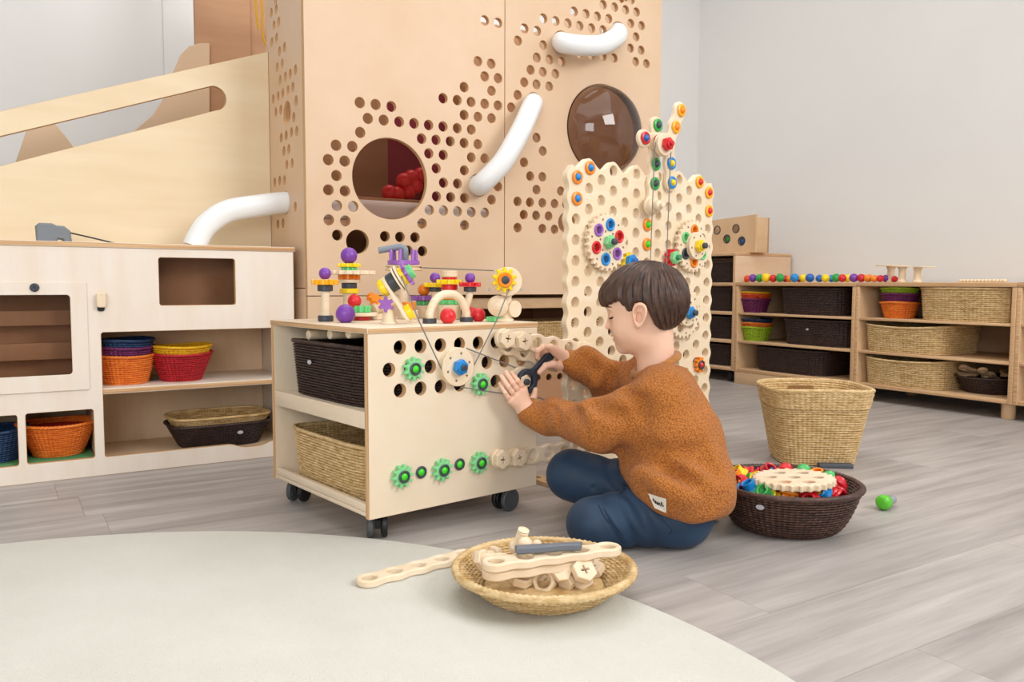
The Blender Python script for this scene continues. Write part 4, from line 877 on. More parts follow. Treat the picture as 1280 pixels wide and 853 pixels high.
# tall unit in the corner
tz_ = [sv(916, y)[1] for y in (353.5, 390.0, 425.5, 460.0)]
yT0, yT1 = yL+0.003, YW-0.03; TT = sv(917, 315.5)[1]
tu_ = thing('shelf_unit', 'taller corner shelf on casters holding dark baskets behind the peg board', 'shelf', (SX, yT0, 0))
LT = yT1-yT0
box('end_panel', 0, SD+0.005, 0, 0.017, tz_[3]-0.017, TT-0.016, birch, tu_, edge=ply_edge); box('end_panel', 0, SD+0.005, LT-0.017, LT, tz_[3]-0.017, TT-0.016, birch, tu_)
box('top_board', -0.002, SD+0.005, -0.001, LT, TT-0.0155, TT, birch, tu_, edge=ply_edge); box('back_panel', SD-0.003, SD+0.005, 0.0175, LT-0.0175, tz_[3], TT-0.016, birch, tu_)
for z in tz_: box('shelf_board', 0, SD-0.0035, 0.0175, LT-0.0175, z-0.016, z, birch, tu_, edge=ply_edge)
for x, y in ((0.05, 0.06), (0.05, LT-0.06), (SD-0.05, 0.06)):
    cz_ = tz_[3]-0.0175
    link('caster', lathe_mesh('caster', [(0.0, -0.011), (0.024, -0.011), (0.027, -0.008), (0.027, 0.008), (0.024, 0.011), (0, 0.011)], 20), tu_, black_m, (x, y, 0.0275), (PI/2, 0, R(60)))
    box('caster_plate', x-0.02, x+0.02, y-0.02, y+0.02, 0.0548, max(0.056, cz_), black_m, tu_, 0.001)
lv = [TT-0.016]+tz_
for i in range(4):
    h = (lv[i]-lv[i+1])-0.032
    basket('basket', 'dark brown woven basket in the corner shelf, '+['top', 'second', 'third', 'lowest'][i]+' compartment', 'darkbrown', (SX+0.20, yT0+0.24, lv[i+1]+0.0003), PI/2, 0.185, 0.165, 0.195, 0.18, h, 6.0, 0.006, 0.012, rim=0.004)
# pierced box on the corner shelf
BX = SX+0.10
def bv(px, py): p = hx(px, py, BX); return p[1], p[2]
ya, yb_ = bv(944.5, 300)[0], bv(886, 300)[0]; zt_ = bv(940, 268.5)[1]
bxs = thing('peep_box', 'slanted wooden box with four round peepholes standing on the corner shelf', 'toy box', (BX, ya, TT+0.0002))
Lb, hb_ = yb_-ya, zt_-TT
hp_ = [(bv(x, y)[0]-ya, bv(x, y)[1]-TT) for x, y in ((896.5, 288), (920, 286), (908.5, 299), (927, 301.5))]
me = plate_mesh('front_board', [(-Lb, 0), (0, 0), (0, hb_), (-Lb, hb_-0.012)], [circ(-a, b, 0.0235, 24) for a, b in hp_], -0.012, 0, 0.001)
link('front_board', me, bxs, shelf_wood, (0, 0, 0), (PI/2, 0, -PI/2))
for a, b in hp_: link('rim_ring', lathe_mesh('rim_ring', [(0.0195, -0.002), (0.0195, 0.002), (0.0232, 0.002), (0.0232, -0.002), (0.0195, -0.002)], 24, False), bxs, dark_pl, (-0.0003, a, b), (PI/2, 0, -PI/2))
box('end_board', 0.0125, 0.09, 0.0, 0.012, 0, hb_-0.013, shelf_wood, bxs); box('end_board', 0.0125, 0.09, Lb-0.012, Lb, 0, hb_-0.02, shelf_wood, bxs)
box('back_board', 0.09, 0.10, 0.0, Lb, 0, hb_-0.013, birch_dim, bxs); box('bottom_board', 0.0125, 0.0895, 0.0125, Lb-0.0125, 0, 0.01, shelf_wood, bxs)
for i, (m, lb) in enumerate((('leaf', 'green ball inside the third peephole of the slanted box'), ('royal', 'blue ball inside the lower right peephole of the slanted box'))):
    a, b = hp_[2+i]; tag(link('ball', ball_mesh(0.0205), None, PL[m], (BX+0.024, ya+a, TT+b)), lb, 'ball')
# dark and tan baskets in the units
def sbk(label, wk, px0, px1, zf, h, dx=0.02, depth_=0.34, dip=0.0, metal=None, e=5.0):
    xf = SX+dx; y1 = hx(px0, 420, xf)[1]; y0 = hx(px1, 420, xf)[1]; a = (y1-y0)/2; b = depth_/2
    return basket('basket', label, wk, (xf+b, (y0+y1)/2, zf+0.0004), -PI/2, a*0.95, b*0.94, a, b, h, e, 0.0075, 0.0155, rim=0.0045, dip=dip, metal=metal)
hA, hB, hC = 0.492-zA[0], zA[1]-zB[0], zB[1]-zC[0]
sbk('dark brown woven basket on the top level of the far low shelf', 'darkbrown', 968, 1048, zA[0], hA-0.012)
sbk('dark brown woven basket with metal tag on the middle level of the far low shelf', 'darkbrown', 972, 1057, zB[0], hB-0.014, metal=(-0.02, -0.166, 0.075, 0))
sbk('dark brown woven basket on the bottom level of the far low shelf', 'darkbrown', 938, 1028, zC[0], hC-0.016)
sbk('tan woven basket on the top level of the near low shelf', 'tan', 1139, 1262, zA[0], hA-0.006, 0.004)
sbk('tan woven basket on the middle level of the near low shelf', 'tan', 1073, 1178, zB[0], hB-0.026, 0.006, dip=0.012)
sbk('tan woven basket on the bottom level of the near low shelf', 'tan', 1074, 1178, zC[0], hC-0.024, 0.006, dip=0.010)
def small(label, wk, px, z, a0, a1, h, x=SX+0.10, dip=0.004):
    y = hx(px, 400, x)[1]
    basket('basket', label, wk, (x, y, z+0.0004), 0.3, a0, a0*0.93, a1, a1*0.93, h, 2.0, 0.0072, 0.0145, rim=0.0045, dip=dip, group='small coloured woven baskets')
for px, z, specs in ((943, zA[0], [('purple', 'purple woven basket under the yellow one on the far low shelf', 0), ('redorange', 'red woven basket nested between purple and yellow on the far low shelf', 0.022), ('yellow', 'yellow woven basket nested on top on the far low shelf', 0.034)]),
                     (946, zB[0], [('lime', 'lime green woven basket at the bottom of the middle stack on the far low shelf', 0), ('orange', 'orange woven basket in the middle stack on the far low shelf', 0.022), ('blue', 'navy blue woven basket topping the middle stack on the far low shelf', 0.040)]),
                     (1124, zA[0], [('orange', 'orange woven basket at the bottom of the stack on the near low shelf', 0), ('purple', 'dark purple woven basket in the middle of the stack on the near low shelf', 0.036), ('lime', 'lime green woven basket on top of the stack on the near low shelf', 0.060)])):
    for wk, lb, dz in specs: small(lb, wk, px, z+dz, 0.060, 0.080, 0.064)
# dark basket with wooden bits on the lowest level
y = hx(1238, 470, SX+0.17)[1]
basket('basket', 'dark round woven basket with wooden bits on the near low shelf\'s bottom level', 'darkbrown', (SX+0.17, y, zC[0]+0.0004), 0, 0.09, 0.085, 0.125, 0.118, 0.062, 2.0, 0.0072, 0.0145, rim=0.0045)
for i in range(7):
    a = i*2.4; q = (SX+0.17+0.05*math.cos(a)*(i > 0), y+0.055*math.sin(a)*(i > 0), zC[0]+0.066+0.008*(i % 2))
    tag(link('wood_piece', plate_mesh('wood_piece', link_outline(2, 0.0475, 0.018, 0.012), [circ(0, 0, 0.009, 12), circ(0.0475, 0, 0.009, 12)], 0, 0.011, 0.0012), None, shelf_wood, q, (0.5*math.sin(i*1.7), 0.5*math.cos(i*2.3), a)), 'small wooden link heaped in the dark basket on the low shelf', 'link', 'wooden bits in the dark shelf basket')
# row of balls on top of the far low shelf
row = [(190,143,24,'redorange',1),(228,143,28,'purple',0),(275,143,28,'leaf',0),(320,143,31,'yellow',0),(370,147,26,'red',0),(418,143,30,'leaf',0),(455,139,24,'crimson',1),(480,149,22,'orange',1),(518,142,30,'blue',0),(552,138,22,'crimson',1),(577,141,28,'yellow',1),(625,141,30,'royal',0),(692,149,26,'royal',0),(733,151,28,'yellow',0),(778,146,26,'blue',1),(808,141,30,'leaf',0),(850,149,28,'red',0),(886,139,28,'yellow',1),(930,141,30,'purple',0),(982,143,29,'crimson',0),(1030,143,28,'orange',0),(1073,150,25,'orange',0),(1115,150,25,'red',0),(1155,143,26,'purple',1),(1215,143,22,'red',1)]
PL['redorange'] = mat('redorange_plastic', 'e8481f', 0.32)
cn_ = lambda m: {'leaf': 'green', 'redorange': 'red-orange', 'royal': 'dark blue'}.get(m, m)
for i, (a, b, r, m, back) in enumerate(row):
    px = 900+a/5.565; rr = r/5.565
    X = SX+0.035+0.045*back+0.006*(i % 3); p = hx(px, 348, X); rad = rr*depth(p)/F
    wd = {'leaf': 'green', 'redorange': 'red-orange', 'royal': 'dark blue'}.get(m, m)
    tag(link('ball', lathe_mesh('ball', [(rad*math.cos(x), rad+rad*math.sin(x)) for x in np.linspace(-1.45, PI/2, 13)], 20), None, PL[m], (X, p[1], zt1+0.0003-rad*(1-math.sin(1.45)))), '%s ball in the far low shelf row %s' % (wd, ('between %s and %s ones' % (cn_(row[i-1][3]), cn_(row[i+1][3]))) if 0 < i < len(row)-1 else 'at its %s end' % ('left' if i == 0 else 'right')), 'ball', 'coloured balls on the low shelf')
# wooden spools under discs, and a string of beads
for i, (px, x) in enumerate(((1113.5, SX+0.10), (1127.5, SX+0.045), (1146.5, SX+0.05))):
    p = hx(px, 350, x); s = depth(p)/F
    t = thing('toy_stool', ['left', 'middle', 'right'][i]+' of three small wooden spools with flat round tops on the low shelf', 'toy', (x, p[1], zt1+0.0002))
    rt = [15, 12.5, 12.5][i]
    hs_ = [20, 19, 18.0][i]+1.5*0
    link('spool', lathe_mesh('spool', [(0, 0), (5.6*s, 0), (5.6*s, 1.5*s), (4.3*s, 3*s), (4.1*s, (hs_-4)*s), (5.6*s, (hs_-1)*s), (5.6*s, hs_*s), (0, hs_*s)], 20), t, toy_wood)
    link('round_top', lathe_mesh('round_top', [(0, (hs_+0.1)*s), (rt*s, (hs_+0.1)*s), (rt*s, (hs_+1.4)*s), (0, (hs_+1.5)*s)], 28), t, toy_wood, (0, [0.02, 0.002, -0.05][i]*0.6, 0))
for i in range(13):
    p = hx(1201+i*4.6, 349, SX+0.12); tag(link('bead', lathe_mesh('bead', puck(0.0085, 0, 0.012, 0.003), 14), None, toy_wood, (SX+0.12, p[1], zt1+0.0003)), 'pale wooden bead in the short row lying on the near low shelf', 'bead', 'wooden beads on the shelf top')

# ================================================================== FLOOR BASKETS
RZ = -YAW
# tall tan basket
d = np.array([_fw[0], _fw[1]]); d /= np.linalg.norm(d); rr0 = _r0[:2]
bz = rr0*0.857+d*2.285
basket('basket', 'tall tan wicker basket standing on the floor before the low shelves', 'tan', (bz[0], bz[1], 0.0025), RZ-0.06, 0.104, 0.088, 0.141, 0.133, 0.212, 4.0, 0.0066, 0.0145, rim=0.0055, dip=-0.004, prof=0.95)
_b = [o for o in bpy.data.objects if o.get('label', '').startswith('tall tan wicker')][0]
BB = weave_mesh('band', 0.1350, 0.125, 0.1445, 0.1365, 0.050, 4.0, 0.0066, 0.0145, 0.003)
link('rim_band', BB, _b, WK['tan'], (0, 0, 0.159))
link('handle_lining', plate_mesh('handle_lining', rrect(-0.038, 0.038, 0.0, 0.02, 0.008), [], 0, 0.003, 0.0008), _b, mat('brown_strap', '9a7248', 0.6), (0.0, 0.1235, 0.178), (PI/2+0.2, 0, 0))
q = hz(1044, 585); tag(box('flat_bar', -0.045, 0.045, -0.012, 0.012, 0.0, 0.012, mat('dark_grey_bar', '4a4e55', 0.5), None, 0.002, None, (q[0], q[1]-0.0, 0.0003), (0, 0, RZ-0.1)), 'flat dark grey bar on the floor under the edge of the tall tan basket', 'bar')
# dark round basket with plastic rings
cb = rr0*0.568+d*1.648
RIMH = 0.092
basket('basket', 'round dark brown wicker basket full of coloured plastic rings behind the boy', 'brown', (cb[0], cb[1], 0.0004), RZ, 0.092, 0.090, 0.144, 0.144, RIMH, 2.1, 0.0062, 0.0125, rim=0.0058, prof=0.52, metal=(-0.088, -0.112, 0.070, -0.6))
RNG = lathe_mesh('ring_nut', [(0.0105, 0.0), (0.0165, 0.0), (0.0185, 0.002), (0.0185, 0.006), (0.0145, 0.0085), (0.0135, 0.019), (0.0145, 0.021), (0.0125, 0.0225), (0.0095, 0.021), (0.0095, 0.002), (0.0105, 0.0)], 22, False)
cols = ['red', 'leafg', 'orange', 'yellow', 'blue', 'red', 'leafg', 'orange']
PL['leafg'] = mat('ring_green_plastic', '4cb862', 0.35)
nm_ = {'leafg': 'green'}
rn = random.Random(5); k = 0; last = None; sect = ['right', 'rear right', 'rear', 'rear left', 'left', 'front left', 'front', 'front right']
for ringr, n, zz_ in ((0.0, 1, 0.068), (0.036, 6, 0.068), (0.072, 12, 0.068), (0.104, 17, 0.074), (0.06, 8, 0.080), (0.101, 16, 0.087)):
    for i in range(n):
        a = 2*PI*i/n+ringr*40; cn = rn.choice([c_ for c_ in ('red', 'leafg', 'orange', 'yellow', 'blue', 'red', 'crimson', 'leafg') if c_ != last]); last = cn; lv_ = {0.0: 'middle', 0.036: 'inner', 0.072: 'lower', 0.104: 'outer', 0.06: 'upper inner', 0.101: 'upper outer'}[ringr]; se = sect[int(((a-RZ*0) % (2*PI))/(2*PI)*8) % 8]
        o = link('ring_nut', RNG, None, PL[cn], (*(cb+ringr*0.95*math.cos(a)*rr0+ringr*0.95*math.sin(a)*d), zz_+rn.uniform(-.002, .004)), (rn.uniform(-1.2, 1.2), rn.uniform(-1.2, 1.2), rn.uniform(0, 6)))
        tag(o, '%s plastic ring nut, %s layer, %s of the dark round basket' % (nm_.get(cn, cn), lv_, se if ringr > 0.02 else 'centre'), 'ring', 'plastic ring nuts in the dark basket'); k += 1
tag(link('filling', lathe_mesh('filling', [(0.0, 0.0), (0.086, 0.0), (0.122, 0.05), (0.0, 0.060)], 32), None, WK['brown'], (cb[0], cb[1], 0.006)), 'dark bed of pieces below the rings in the round dark basket', 'filling')['kind'] = 'stuff'
gpos = hz(997, 601, 0.112)
gpos[:2] += d*0.022
t = thing('gear', 'pale wooden gear plate with holes lying on the coloured rings', 'gear', (gpos[0], gpos[1], 0.102), (-0.035, -0.02, 0.3))
link('gear_wheel', plate_mesh('gear_wheel', gear_outline(0.073, 0.080, 28), [circ(0.045*math.cos(PI/3*i), 0.045*math.sin(PI/3*i), 0.0128, 18) for i in range(6)]+[circ(0, 0, 0.0128, 18)], 0, 0.012, 0.001), t, toy_wood)
# green screwdriver-like toy
q = hz(1106, 637); s = depth(q)/F
t = thing('toy_screwdriver', 'short lime green toy screwdriver with a grey tip lying on the floor at right', 'toy', (q[0], q[1], 0.0), (0, 0, RZ+0.80))
link('grip', tube_mesh('grip', smooth_path([(-12*s, 0, 10*s), (-6*s, 0, 10*s), (2*s, 0, 9*s), (10*s, 0, 7.5*s)], 6), [x*s for x in np.interp(np.linspace(0, 1, 19), [0, 0.08, 0.3, 0.6, 0.9, 1], [4, 7.5, 9.6, 9, 6.5, 5])], 20), t, mat('lime_rubber', '5cbf2e', 0.35))
link('tip', tube_mesh('tip', [(10*s, 0, 7.5*s), (13*s, 0, 7.5*s), (16*s, 0, 7.5*s), (26*s, 0, 7.5*s)], [4*s, 3.6*s, 5*s, 5.4*s], 14), t, mat('grey_metal_toy', '8b8f95', 0.35))
# shallow tan basket at the front with wooden parts
c2 = rr0*0.052+d*1.252
BZ = RUG_T+0.0004
basket('tray_basket', 'shallow round tan wicker tray of wooden toy parts on the rug edge', 'tan', (c2[0], c2[1], BZ), RZ, 0.092, 0.090, 0.140, 0.135, 0.041, 2.0, 0.0055, 0.0115, rim=0.0066, prof=0.85)
def tray(px, py, z): return hz(px, py, z)
def tlink(label, a, b, z, n, tilt=0.0):
    P, Q = tray(*a, z), tray(*b, z); an = math.atan2(Q[1]-P[1], Q[0]-P[0])
    t = thing('link_bar', label, 'link bar', tuple(P), (tilt, 0, an)); link('bar', link_mesh(n, 0.013), t, toy_wood); return t
tlink('upper of two wavy wooden link bars crossing in the shallow tan tray', (620, 711), (755, 693), 0.070, 5)
tlink('lower of two wavy wooden link bars crossing in the shallow tan tray', (620, 722), (705, 710), 0.055, 4)
P, Q = tray(648, 692, 0.086), tray(724, 682, 0.092); an = math.atan2(Q[1]-P[1], Q[0]-P[0]); Ln = float(np.linalg.norm(Q-P))
t = thing('spanner', 'grey plastic spanner lying across the wooden bars in the shallow tray', 'tool', tuple(P), (0, 0, an))
link('handle', plate_mesh('handle', [(-0.004, -0.007), (Ln*0.3, -0.008), (Ln*0.75, -0.006), (Ln, -0.011), (Ln+0.006, 0.004), (Ln*0.75, 0.006), (Ln*0.3, 0.008), (-0.004, 0.008)], [], 0, 0.011, 0.002), t, mat('slate_plastic', '6b717b', 0.45))
def loose_bolt(label, px, py, z, L, ang, tilt):
    P = tray(px, py, z); t = thing('bolt', label, 'bolt', tuple(P), (tilt, 0, ang)); link('head', plate_mesh('head', hexagon(0.0165), [], 0, 0.011, 0.0015), t, toy_wood); link('shaft', bolt_mesh(0.0095, L), t, toy_wood, (0, 0, 0.0112)); return t
def loose_nut(label, px, py, z, tilt, ang, cross=True):
    P = tray(px, py, z); t = thing('nut', label, 'nut', tuple(P), (tilt, 0, ang)); link('body', NUTX if cross else plate_mesh('nut', hexagon(0.0195), [circ(0, 0, 0.0115, 20)], 0, 0.013, 0.0018), t, toy_wood)
    if cross: link('recess_shade', XIN, t, slot_m, (0, 0, 0.0003))
    return t
loose_bolt('wooden hex bolt leaning at the front centre of the shallow tray', 703, 714, 0.058, 0.040, RZ+0.3, -2.2)
loose_nut('wooden cross-slot nut at the front right of the shallow tray', 726, 724, 0.036, 1.0, RZ)
loose_nut('wooden ring nut lying at the front left of the shallow tray', 650, 729, 0.034, 0.25, 0.4, False)
loose_nut('small wooden hex ring at the front middle of the shallow tray', 682, 729, 0.034, 1.0, RZ-0.4, False)
loose_nut('wooden cross-slot nut behind the bolt head in the shallow tray', 728, 717, 0.052, 0.7, RZ+0.5)
loose_bolt('wooden bolt lying at the left side of the shallow tray', 599, 700, 0.058, 0.04, RZ+1.0, 1.35)
loose_bolt('ribbed wooden bolt standing at the back of the shallow tray, left', 647, 689, 0.070, 0.030, 0.2, 0.35)
loose_bolt('ribbed wooden bolt lying flat at the back left of the shallow tray', 622, 695, 0.056, 0.035, RZ-0.9, 1.4)
loose_bolt('wooden bolt half hidden under the crossing bars of the shallow tray', 655, 700, 0.055, 0.034, RZ+2.0, 1.45)
rb = random.Random(11)
for i, (px, py) in enumerate(((612, 712), (640, 716), (668, 722), (690, 704), (735, 706), (705, 730), (742, 716), (630, 704))):
    P = tray(px, py, 0.030+0.006*(i % 2)); sd = ['far left', 'left', 'front centre', 'middle', 'far right', 'front', 'right', 'back left'][i]
    if i % 2: t = thing('bolt', 'wooden hex bolt lying low in the %s of the shallow tray' % sd, 'bolt', tuple(P), (1.45, 0.1, rb.uniform(0, 6))); link('head', plate_mesh('head', hexagon(0.0155), [], 0, 0.010, 0.0015), t, toy_wood); link('shaft', bolt_mesh(0.009, 0.030), t, toy_wood, (0, 0, 0.0102))
    else: t = thing('nut', 'wooden cross-slot nut lying low in the %s of the shallow tray' % sd, 'nut', tuple(P), (rb.uniform(0.3, 0.9), rb.uniform(-.4, .4), rb.uniform(0, 6))); link('body', NUTX, t, toy_wood); link('recess_shade', XIN, t, slot_m, (0, 0, 0.0003))
for px, py, z, r, lb in ((656, 681, 0.088, 0.0125, 'larger wooden ball at the back of the shallow tray'), (671, 681, 0.086, 0.008, 'small wooden ball right of the larger one in the shallow tray'), (661, 690, 0.086, 0.008, 'small wooden ball below the larger one in the shallow tray')):
    P = tray(px, py, z); tag(link('ball', ball_mesh(r), None, toy_wood, tuple(P)), lb, 'ball')
tag(link('filling', lathe_mesh('filling', [(0.0, 0.0), (0.084, 0.0), (0.094, 0.010), (0.0, 0.014)], 32), None, WK['tan'], (c2[0], c2[1], BZ+0.005)), 'wooden pieces bedded at the bottom of the shallow tan tray', 'filling')['kind'] = 'stuff'
P, Q = hz(462, 722, RUG_T+0.011), hz(552, 700, 0.02); an = math.atan2(Q[1]-P[1], Q[0]-P[0])
t = thing('link_bar', 'long wavy wooden link bar lying on the rug left of the tray', 'link bar', (P[0], P[1], RUG_T+0.0003), (0, -0.012*0, an)); link('bar', link_mesh(5), t, toy_wood)

# ================================================================== THE BOY
def snet(fn, lo, hi, h):
    """closed surface of fn(x,y,z) = 0 (negative inside) as vertices and quads"""
    lo = np.array(lo, float); n = np.ceil((np.array(hi)-lo)/h).astype(int)+1
    ax = [lo[i]+h*np.arange(n[i]) for i in range(3)]
    V = np.empty(n, np.float32)
    st = max(1, int(400000/(n[1]*n[2])))
    for i in range(0, n[0], st):
        X, Y, Z = np.meshgrid(ax[0][i:i+st], ax[1], ax[2], indexing='ij'); V[i:i+st] = fn((X, Y, Z))
    S = V < 0; c = [n[0]-1, n[1]-1, n[2]-1]
    cnt = np.zeros(c, np.int8)
    for a in (0, 1):
        for b in (0, 1):
            for d in (0, 1): cnt += S[a:a+c[0], b:b+c[1], d:d+c[2]]
    act = (cnt > 0) & (cnt < 8); I = np.argwhere(act); idx = np.full(c, -1, np.int32); idx[act] = np.arange(len(I))
    acc = np.zeros((len(I), 3)); num = np.zeros(len(I))
    cor = [(a, b, d) for a in (0, 1) for b in (0, 1) for d in (0, 1)]
    val = {q: V[I[:, 0]+q[0], I[:, 1]+q[1], I[:, 2]+q[2]] for q in cor}
    for p in cor:
        for k in range(3):
            if p[k] == 0:
                q = list(p); q[k] = 1; q = tuple(q); a, b = val[p], val[q]; m = (a < 0) != (b < 0)
                t = np.where(m, a/np.where(m, a-b, 1), 0)
                for j in range(3): acc[:, j] += np.where(m, p[j]+(t if j == k else 0), 0)
                num += m
    P = lo+(I+acc/num[:, None])*h; Q = []
    for k in range(3):
        a, b = (k+1) % 3, (k+2) % 3
        sl0 = [slice(None)]*3; sl1 = [slice(None)]*3; sl0[k] = slice(0, -1); sl1[k] = slice(1, None)
        s0, s1 = S[tuple(sl0)], S[tuple(sl1)]; E_ = np.argwhere(s0 != s1)
        E_ = E_[(E_[:, a] > 0) & (E_[:, b] > 0) & (E_[:, a] < n[a]-1) & (E_[:, b] < n[b]-1)]
        def g(da, db):
            W = E_.copy(); W[:, a] -= da; W[:, b] -= db; return idx[W[:, 0], W[:, 1], W[:, 2]]
        q = np.c_[g(1, 1), g(0, 1), g(0, 0), g(1, 0)]; fl = ~s0[E_[:, 0], E_[:, 1], E_[:, 2]]
        q[fl] = q[fl][:, ::-1]; Q.append(q)
    return P, np.vstack(Q)
def caps(P, a, b, ra, rb):
    a = np.array(a, float); b = np.array(b, float); ba = b-a; L = float(ba @ ba)+1e-12
    x, y, z = P[0]-a[0], P[1]-a[1], P[2]-a[2]; t = np.clip((x*ba[0]+y*ba[1]+z*ba[2])/L, 0, 1)
    return np.sqrt((x-ba[0]*t)**2+(y-ba[1]*t)**2+(z-ba[2]*t)**2)-(ra+(rb-ra)*t)
def sph(P, c, r): return np.sqrt((P[0]-c[0])**2+(P[1]-c[1])**2+(P[2]-c[2])**2)-r
def ell(P, c, r):
    x, y, z = (P[0]-c[0])/r[0], (P[1]-c[1])/r[1], (P[2]-c[2])/r[2]
    k0 = np.sqrt(x*x+y*y+z*z); k1 = np.sqrt((x/r[0])**2+(y/r[1])**2+(z/r[2])**2)+1e-9
    return k0*(k0-1)/k1
def smin(a, b, k): h = np.maximum(k-np.abs(a-b), 0)/k; return np.minimum(a, b)-h*h*k*0.25
def smax(a, b, k): return -smin(-a, -b, k)
def polysdf(x, y, pts):
    pts = np.array(pts); d = np.full(np.shape(x), 1e9); s = np.ones(np.shape(x)); n = len(pts); j = n-1
    for i in range(n):
        e = pts[j]-pts[i]; wx, wy = x-pts[i][0], y-pts[i][1]; t = np.clip((wx*e[0]+wy*e[1])/(e @ e), 0, 1)
        d = np.minimum(d, (wx-e[0]*t)**2+(wy-e[1]*t)**2)
        c1 = y >= pts[i][1]; c2 = y < pts[j][1]; c3 = e[0]*wy > e[1]*wx
        s = np.where((c1 & c2 & c3) | (~c1 & ~c2 & ~c3), -s, s); j = i
    return s*np.sqrt(d)
BO = hz(830, 665); BO[2] = 0
def loc(P): q = np.array(P)-BO; return np.array([q @ _r0, q[0]*math.sin(YAW)+q[1]*math.cos(YAW), q[2]])
def J(px, py, dep): return loc(EYE+ray(px, py)*dep)
def JT(px, py, off): return loc(fpt(px, py, max(0.008, off-0.022)))
DH = 1.625
# ---- head frame
HY, HPIT = R(13), R(9)
hf = np.array([-math.cos(HY)*math.cos(HPIT), math.sin(HY)*math.cos(HPIT), -math.sin(HPIT)]); hs2 = np.array([-math.sin(HY), -math.cos(HY), 0]); hu = np.cross(hf, hs2)
HO = J(802, 392, DH); HM = np.array([hf, hs2, hu])
def toh(P):
    x, y, z = P[0]-HO[0], P[1]-HO[1], P[2]-HO[2]
    return tuple(HM[i][0]*x+HM[i][1]*y+HM[i][2]*z for i in range(3))
def froh(p): return HO+p[0]*hf+p[1]*hs2+p[2]*hu
def ear(P, s):
    """auricle on side s: a tilted disc with a raised helix and a hollow"""
    f, y, u = P; c = (-0.001, s*0.0735, -0.001); a = R(14)
    x1 = (f-c[0])*math.cos(a)+(u-c[2])*math.sin(a); z1 = -(f-c[0])*math.sin(a)+(u-c[2])*math.cos(a); o = (y-c[1])*s-0.38*(-x1)-0.002
    w_ = 0.0125+0.004*np.clip(z1/0.022, -1, 1)
    rad = np.sqrt((x1/w_)**2+(z1/0.0225)**2)
    d = np.maximum(np.maximum((rad-1)*0.013, o-0.004), -(o+0.010))
    rimd = np.sqrt(((rad-0.88)*0.0145)**2+(o-0.0052)**2)-0.0032; d = smin(d, rimd, 0.002)
    q = np.sqrt(((x1-0.001)/0.0064)**2+((z1+0.0035)/0.0098)**2); d = smax(d, -np.maximum((q-1)*0.0064, -(o+0.0035)), 0.0018)          # concha
    gr = np.maximum(np.maximum(np.abs(rad-0.66)*0.0135-0.0017, -(o-0.0006)), -(z1+0.010)); d = smax(d, -gr, 0.0012)                   # groove inside the helix
    d = smin(d, ell((x1, o, z1), (0.0085, 0.001, -0.004), (0.0035, 0.004, 0.006)), 0.003)       # tragus
    d = smin(d, ell((x1, o, z1), (0.002, 0.0, -0.021), (0.006, 0.0032, 0.006)), 0.004)          # lobe
    return d
def head(P):
    p = toh(P); f, y, u = p; ay = np.abs(y)
    d = ell(p, (-0.012, 0, 0.034), (0.0765, 0.067, 0.061))
    d = smin(d, ell(p, (0.014, 0, -0.012), (0.0485, 0.0535, 0.060)), 0.03)
    d = smin(d, ell(p, (0.018, 0, -0.046), (0.0385, 0.041, 0.029)), 0.022)
    d = smin(d, sph((f, y, u), (0.0465, 0, -0.0625), 0.0125), 0.014)
    d = smin(d, sph((f, ay, u), (0.034, 0.032, -0.024), 0.022), 0.02)                            # cheeks
    d = smin(d, ell((f, ay, u), (0.0545, 0.020, 0.021), (0.008, 0.018, 0.006)), 0.012)           # brows
    d = smax(d, -sph((f, ay, u), (0.0735, 0.027, 0.0045), 0.0145), 0.012)                         # eye sockets
    d = smin(d, caps(p, (0.0585, 0, 0.007), (0.0705, 0, -0.0165), 0.0046, 0.0062), 0.007)         # nose
    d = smin(d, sph((f, ay, u), (0.0615, 0.0075, -0.0195), 0.0052), 0.005)
    d = smin(d, ell(p, (0.0595, 0, -0.0355), (0.0072, 0.0160, 0.0050)), 0.0045)                    # lips
    d = smin(d, ell(p, (0.0575, 0, -0.0440), (0.0072, 0.0140, 0.0048)), 0.0045)
    d = smax(d, -ell(p, (0.0665, 0, -0.0398), (0.0085, 0.0185, 0.0011)), 0.002)
    lid = sph((f, ay, u), (0.0485, 0.0265, 0.0045), 0.0128); d = smin(d, lid, 0.003)
    d = np.minimum(d, np.minimum(smin(d, ear(p, 1), 0.006), smin(d, ear(p, -1), 0.006)))
    nk = caps(P, froh((-0.022, 0, -0.035)), NB, 0.0355, 0.0385)
    return smin(d, nk, 0.022)
NB = J(820, 462, DH+0.01)
def head_box():
    c = HO+hu*0.0; return c-0.14, c+np.array([0.14, 0.12, 0.115])
